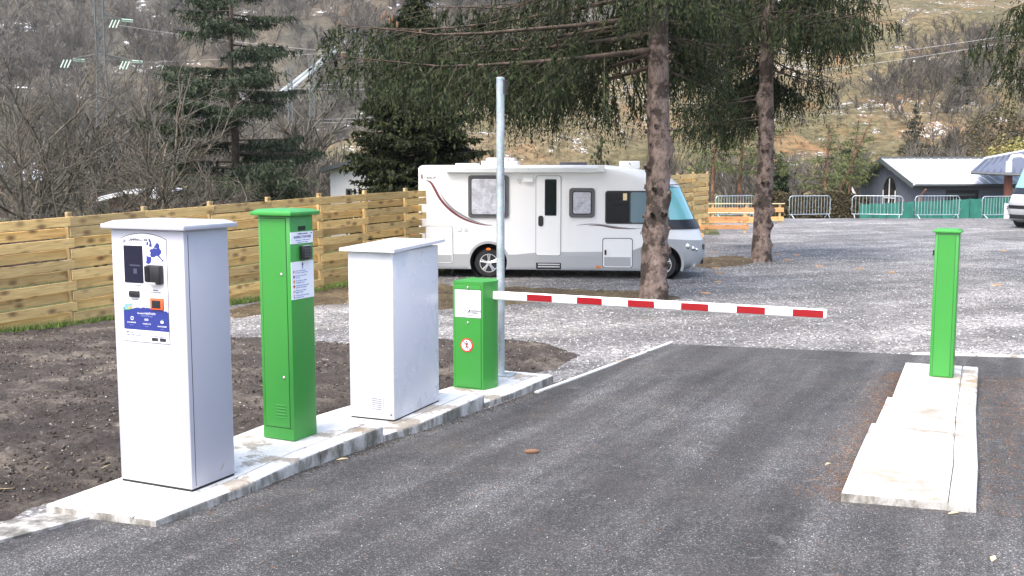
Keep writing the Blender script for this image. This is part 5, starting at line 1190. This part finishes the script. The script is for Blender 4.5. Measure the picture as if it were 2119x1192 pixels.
X, Y, Z = scatter(130, (5, 60), (70, 118), flat, lambda X, Y: (X > .12*Y) & (X < .5*Y)); wood('thicket', [(x, y, z, g_.uniform(2.5, 5.5)) for x, y, z in zip(X, Y, Z)], ['twig_far'], 5)

# ------------------------------------------------------------------ pylons, wires, penstock
def pylon(label, u, vt, y, wb, wt, arms, group='lattice pylons'):
    p = atY(u, vt, y); gz = ground_any(p.x, y); H = p.z-gz; root = empty('pylon', (p.x, y, gz), .3, label=label, cat='pylon', group=group); b = MB(); N = max(8, int(H/2.2))
    W = lambda z: (wb+(wt-wb)*min(1, z/(H*.6)))/2
    cs = ((-1, -1), (1, -1), (1, 1), (-1, 1))
    for cx, cy in cs: b.tube([(cx*W(H*i/N), cy*W(H*i/N), H*i/N) for i in range(N+1)], .10, 4)
    b.build('legs', M['steel_dark'], root); b = MB()
    for i in range(N):
        z0, z1 = H*i/N, H*(i+1)/N
        for k in range(4):
            a, q = cs[k], cs[(k+1) % 4]
            b.tube([(a[0]*W(z0), a[1]*W(z0), z0), (q[0]*W(z1), q[1]*W(z1), z1)], .045, 3, False); b.tube([(q[0]*W(z0), q[1]*W(z0), z0), (a[0]*W(z1), a[1]*W(z1), z1)], .045, 3, False)
    b.build('bracing', M['steel_dark'], root)
    for z, Lx in arms:
        zz = H-z; b = MB(); w_ = W(zz)
        for cy in (-1, 1): b.tube([(0, cy*w_, zz), (Lx, 0, zz-.9)], .07, 4); b.tube([(0, cy*w_, zz-1.0), (Lx, 0, zz-.9)], .05, 4)
        b.build('cross_arm', M['steel_dark'], root)
        ins = MB(); sgn = 1 if Lx > 0 else -1
        for k in range(2): ins.tube([(Lx+.05, .2*k, zz-1.0-.28*k), (Lx+1.9, .2*k+.3, zz-1.05-.28*k)], .12, 6)
        for k in range(3): ins.tube([(Lx-.3-.55*k, -.3, zz-1.2), (Lx-.9-.55*k, -.6, zz-2.6)], .11, 6)
        if wb > 3: ins.build('insulator_string', M['insulator'], root, 50)
    return root
pylon('tall lattice pylon with green insulators rising behind the bare trees', 203, -25, 190, 3.2, 1.35, [(4.2, 3.6), (11.3, 5.0), (11.3, -4.6)])
pylon('shorter lattice pylon beside the penstock pipes', 599, 138, 215, 2.2, .8, [(.5, -2.2), (7.6, -3.)])
pylon('thin plain lattice mast between the cedar and the dark conifer', 644, 118, 240, 1.6, 1.0, [])
def wire(label, a, b_, sag, r=.035):
    pts = [a.lerp(b_, i/16)+Vector((0, 0, -sag*4*(i/16)*(1-i/16))) for i in range(17)]
    o = MB().tube(pts, r, 5).build('power_line', M['wire'], None, None, label=label, cat='cable', group='power lines across the valley')
wl_px = [((245, 52), (830, 118), 186, 150, 'power line leaving the tall pylon top arm'), ((260, 130), (1290, 62), 186, 118, 'power line leaving the tall pylon lower arm'),
         ((570, 180), (1300, 118), 205, 120, 'power line from the short pylon crossing behind the spruce'), ((560, 182), (1250, 170), 205, 125, 'lower power line from the short pylon'),
         ((640, 248), (1400, 188), 160, 110, 'upper of the twin cables over the motorhome'), ((600, 256), (1400, 200), 160, 110, 'lower of the twin cables over the motorhome'),
         ((1400, 150), (2220, 52), 110, 88, 'upper cable crossing the grassy slope'), ((1380, 178), (2220, 64), 110, 88, 'lower cable crossing the grassy slope')]
for (a, q, ya, yb, lb) in wl_px: wire(lb, atY(*a, ya), atY(*q, yb), .5, .008+.00008*ya)
for i in (0, 1):
    pts = []
    for u, v in ((575+i*14, 196), (660+i*10, 130), (735+i*8, 62)):
        p = None
        for yy in np.arange(262, 420, .5):
            w_ = atY(u, v, yy)
            if w_.z <= float(zl(np.array([[w_.x]]), np.array([[yy]]))[0, 0])+.8: p = w_; break
        pts.append(p or atY(u, v, 330))
    q = MB().tube(pts, .62, 10).build('penstock_pipe', M['pipe'], None, 60, label=('upper' if i == 0 else 'lower')+' of the twin grey penstock pipes running down the hillside', cat='pipe', group='penstock pipes')

# ------------------------------------------------------------------ grass, stones, litter
g_ = np.random.default_rng(15)
def blades(name, X, Y, hmin, hmax, m, w=.012, dz=0., label=None):
    n = len(X); Zb = zg(Y)+dz; B = np.stack([X, Y, Zb], 1); hgt = g_.uniform(hmin, hmax, (n, 1)); tip = B+np.concatenate([g_.normal(0, .35, (n, 2)), np.ones((n, 1))], 1)*hgt
    s_ = np.concatenate([unit(g_.normal(0, 1, (n, 2)))*w, np.zeros((n, 1))], 1); V = np.stack([B-s_, B+s_, tip], 1).reshape(-1, 3); F = np.arange(3*n).reshape(n, 3)
    return tag(mobj(name, np_mesh(name, V, F), M[m]), kind='stuff', label=label, cat='grass')
n = 26000; Y = g_.uniform(12.5, 24.5, n); X = FX(Y)-np.abs(g_.normal(0, .55, n))+.16; blades('grass', X, Y, .05, .14, 'grass', .008, 0, 'green grass growing along the foot of the fence')
def stones(name, X, Y, Z, smin, smax, m, label, cat='stones'):
    n = len(X); s = g_.uniform(smin, smax, (n, 1)); base = np.array([[1,0,0],[-1,0,0],[0,1,0],[0,-1,0],[0,0,.7],[0,0,-.7]], float)
    V = base[None]*s[:, None]*g_.uniform(.5, 1.2, (n, 6, 1)); a = g_.uniform(0, 6.28, n); c_, q_ = np.cos(a)[:, None], np.sin(a)[:, None]
    x, y = V[..., 0].copy(), V[..., 1].copy(); V[..., 0] = x*c_-y*q_; V[..., 1] = x*q_+y*c_; V += np.stack([X, Y, Z], 1)[:, None]
    f = np.array([[0,2,4],[2,1,4],[1,3,4],[3,0,4],[2,0,5],[1,2,5],[3,1,5],[0,3,5]]); F = (np.arange(n)[:, None, None]*6+f).reshape(-1, 3)
    return tag(mobj(name, np_mesh(name, V.reshape(-1, 3), F), M[m]), kind='stuff', label=label, cat=cat)
def region(n, xr, yr, cond):
    X = g_.uniform(*xr, n*4); Y = yr[0]+(yr[1]-yr[0])*g_.uniform(0, 1, n*4)**1.5; k = cond(X, Y); return X[k][:n], Y[k][:n]
rp = [(p.x, p.y) for p in road_poly]; spy = [(p.x, p.y) for p in soil_poly]
ison = lambda X, Y: inside([*lC, *reversed(rC)], X, Y) | inside([*lB, *reversed(rB)], X, Y) | inside([*lA, *reversed(rA)], X, Y)
X, Y = region(15000, (-9, 14), (10, 34), lambda X, Y: ~inside(rp, X, Y) & ~inside(spy, X, Y) & ~ison(X, Y) & (X > FX(Y)+.3) & (np.abs(X) < .52*Y+1)); stones('gravel_stones', X, Y, zg(Y)+.004, .008, .024, 'pebble', 'loose crushed stones lying on the gravel yard')
X, Y = region(1300, (-9, 1), (6, 16), lambda X, Y: inside(spy, X, Y) & (edge_dist(spy, X, Y) > .12)); stones('soil_stones', X, Y, zg(Y)+.05, .004, .012, 'pebble', 'pale pebbles scattered over the dark soil')
X, Y = region(7000, (-9, 1), (6, 16), lambda X, Y: inside(spy, X, Y) & (edge_dist(spy, X, Y) > .1)); stones('soil_clods', X, Y, zg(Y)+.045, .006, .022, 'clod', 'dark crumbly clods lying on the soil', 'soil')
def litter(name, X, Y, l, w, m, dz, label):
    n = len(X); C = np.stack([X, Y, zg(Y)+dz], 1); a = g_.uniform(0, 6.28, n); A = np.stack([np.cos(a), np.sin(a), g_.normal(0, .12, n)], 1); S = np.stack([-np.sin(a), np.cos(a), g_.normal(0, .2, n)], 1); k = g_.uniform(.4, 1.2, (n, 1))
    V, F = diamonds(C, A*l*.5*k, S*w*.5*k); return tag(mobj(name, np_mesh(name, V, F), M[m]), kind='stuff', label=label, cat='litter')
isd = np.array([lD[0], lE[0], lF[-1], rF[-1], rD[0]])
X = np.concatenate([g_.normal(0, .16, 2600), g_.normal(0, .35, 2600)]); t = g_.uniform(0, 1, 5200); e0, e1 = np.array(lD[0]), np.array(lF[-1]); f0, f1 = np.array(rD[0]), np.array(rF[-1])
A_ = np.where((np.arange(5200) < 2600)[:, None], e0+(e1-e0)*t[:, None], f0+(f1-f0)*t[:, None]); off = np.where(np.arange(5200) < 2600, -np.abs(X)-.01, np.abs(X)*1.5+.01)
XY = A_+off[:, None]*np.array([[.92, -.38]]); litter('fallen_needles', XY[:, 0], XY[:, 1], .05, .004, 'needle', .012, 'brown spruce needles drifted along the right concrete island')
n = 900; Y = g_.uniform(5., 11, n); X = g_.uniform(-2, 6.5, n); k = inside(rp, X, Y); litter('fallen_needles', X[k], Y[k], .055, .004, 'needle', .012, 'spruce needles scattered over the asphalt')
n = 5200; Y = g_.uniform(5., 12., n); X = 3.72+.30*(Y-6.5)+np.abs(g_.normal(0, .9, n)); k = ~inside([*lD, *lE, *lF, *reversed(rF), *reversed(rE), *reversed(rD)], X, Y); litter('fallen_needles', X[k], Y[k], .05, .004, 'needle', .012, 'dense brown needles on the asphalt right of the concrete island')
n = 260; Y = g_.uniform(5., 7.5, n); X = 3.9+np.abs(g_.normal(0, 1., n)); litter('leaf_scraps', X, Y, .05, .022, 'needle', .012, 'dry leaf scraps beside the right concrete island')
n = 1500; Y = g_.uniform(6.3, 15, n); X = g_.uniform(-8, .3, n); k = inside(spy, X, Y) & (np.array([mnoise.noise((x*.9, y*.9, 4.)) for x, y in zip(X, Y)]) > .08); litter('straw_bits', X[k], Y[k], .10, .006, 'straw', .065, 'pale straw bits lying on the turned soil')
kl = [np.array([p.x, p.y]) for p in kerb_R[1:7]]; n = 2600; si = g_.integers(0, 5, n); tt = g_.uniform(0, 1, n)[:, None]; KA = np.array(kl)[si]; KB = np.array(kl)[si+1]; XY = KA+(KB-KA)*tt+np.array([[.9, -.42]])*np.abs(g_.normal(0, .07, n))[:, None]+.012
stones('kerb_grit', XY[:, 0], XY[:, 1], zg(XY[:, 1])+.008, .002, .008, 'clod', 'dark grit gathered along the island kerb', 'grit')
n = 2400; Y = 4.6+7*g_.uniform(0, 1, n)**1.3; X = g_.uniform(-3.5, 6.5, n); k = inside(rp, X, Y) & ~inside([*lD, *lE, *lF, *reversed(rF), *reversed(rE), *reversed(rD)], X, Y); stones('asphalt_grit', X[k], Y[k], zg(Y[k])+.008, .002, .0065, 'pebble', 'tiny pale stones loose on the asphalt', 'grit')
pc_ = G(1100, 934, .02); pc_me = MB().lathe([(.002, -.06), (.014, -.045), (.021, -.01), (.019, .03), (.008, .058), (.002, .062)], (0, 0, 0), 0, 12).mesh('fallen_cone'); pc_me.materials.append(M['cone'])
o = link(bpy.data.objects.new('fallen_cone', pc_me)); o.location = pc_; o.rotation_euler = (0, 0, .1); tag(o, 'brown spruce cone lying in the middle of the drive', 'cone')
def leaf_obj(label, u, v, s, m, rz):
    b = MB().add([(-s, 0, .0), (0, -s*.35, .006), (s, 0, .004), (0, s*.35, .008), (-s, 0, .004), (0, -s*.35, .010), (s, 0, .008), (0, s*.35, .012)], [(0,1,2,3),(7,6,5,4),(0,4,5,1),(1,5,6,2),(2,6,7,3),(3,7,4,0)])
    o = b.build('dry_leaf', M[m], None, None, label=label, cat='leaf'); p = G(u, v); o.location = (p.x, p.y, zgf(p.y)+.007); o.rotation_euler = (0, 0, rz)
leaf_obj('pale dry leaf against the kerb of the entry terminal slab', 708, 953, .045, 'dry_leaf', .3); leaf_obj('dry beige leaf on the asphalt near the right island corner', 2055, 1160, .05, 'dry_leaf', 1.); leaf_obj('small straw-coloured scrap beside the right island corner', 1973, 1065, .04, 'dry_leaf', .2); leaf_obj('thin pale twig scrap left of the right island', 1713, 963, .03, 'dry_leaf', .5)
chip_me = MB().bbox(-.09, .09, -.02, .02, -.012, .018, .005, 1).mesh('wood_chip'); chip_me.materials.append(M['chip'])
for u, v in ((1477, 523), (1493, 533), (1480, 556), (1488, 565), (1485, 585), (1648, 529), (1630, 539), (1695, 552), (1780, 557), (1845, 565), (1610, 527), (2063, 591), (2075, 520), (1460, 608), (1540, 541)):
    o = link(bpy.data.objects.new('wood_chip', chip_me)); p = G(u, v); o.location = (p.x, p.y, zgf(p.y)+.014); o.rotation_euler = (0, 0, random.uniform(-.6, .6)); tag(o, 'pale wood chip lying on the grey gravel', 'wood chip', 'wood chips scattered on the gravel')

# ------------------------------------------------------------------ the valley air
hz_m = bpy.data.materials.new('thin valley haze'); hz_m.use_nodes = True; hn = hz_m.node_tree
for q in list(hn.nodes): hn.nodes.remove(q)
ho = hn.nodes.new('ShaderNodeOutputMaterial'); pv = hn.nodes.new('ShaderNodeVolumePrincipled')
pv.inputs['Color'].default_value = (.92, .95, 1, 1); pv.inputs['Density'].default_value = .00013; pv.inputs['Anisotropy'].default_value = .2; hn.links.new(pv.outputs[0], ho.inputs['Volume'])
MB().box(-430, 430, -210, 470, -8, 150).build('haze', hz_m, None, None, kind='stuff', label='thin pale haze filling the valley', cat='haze')
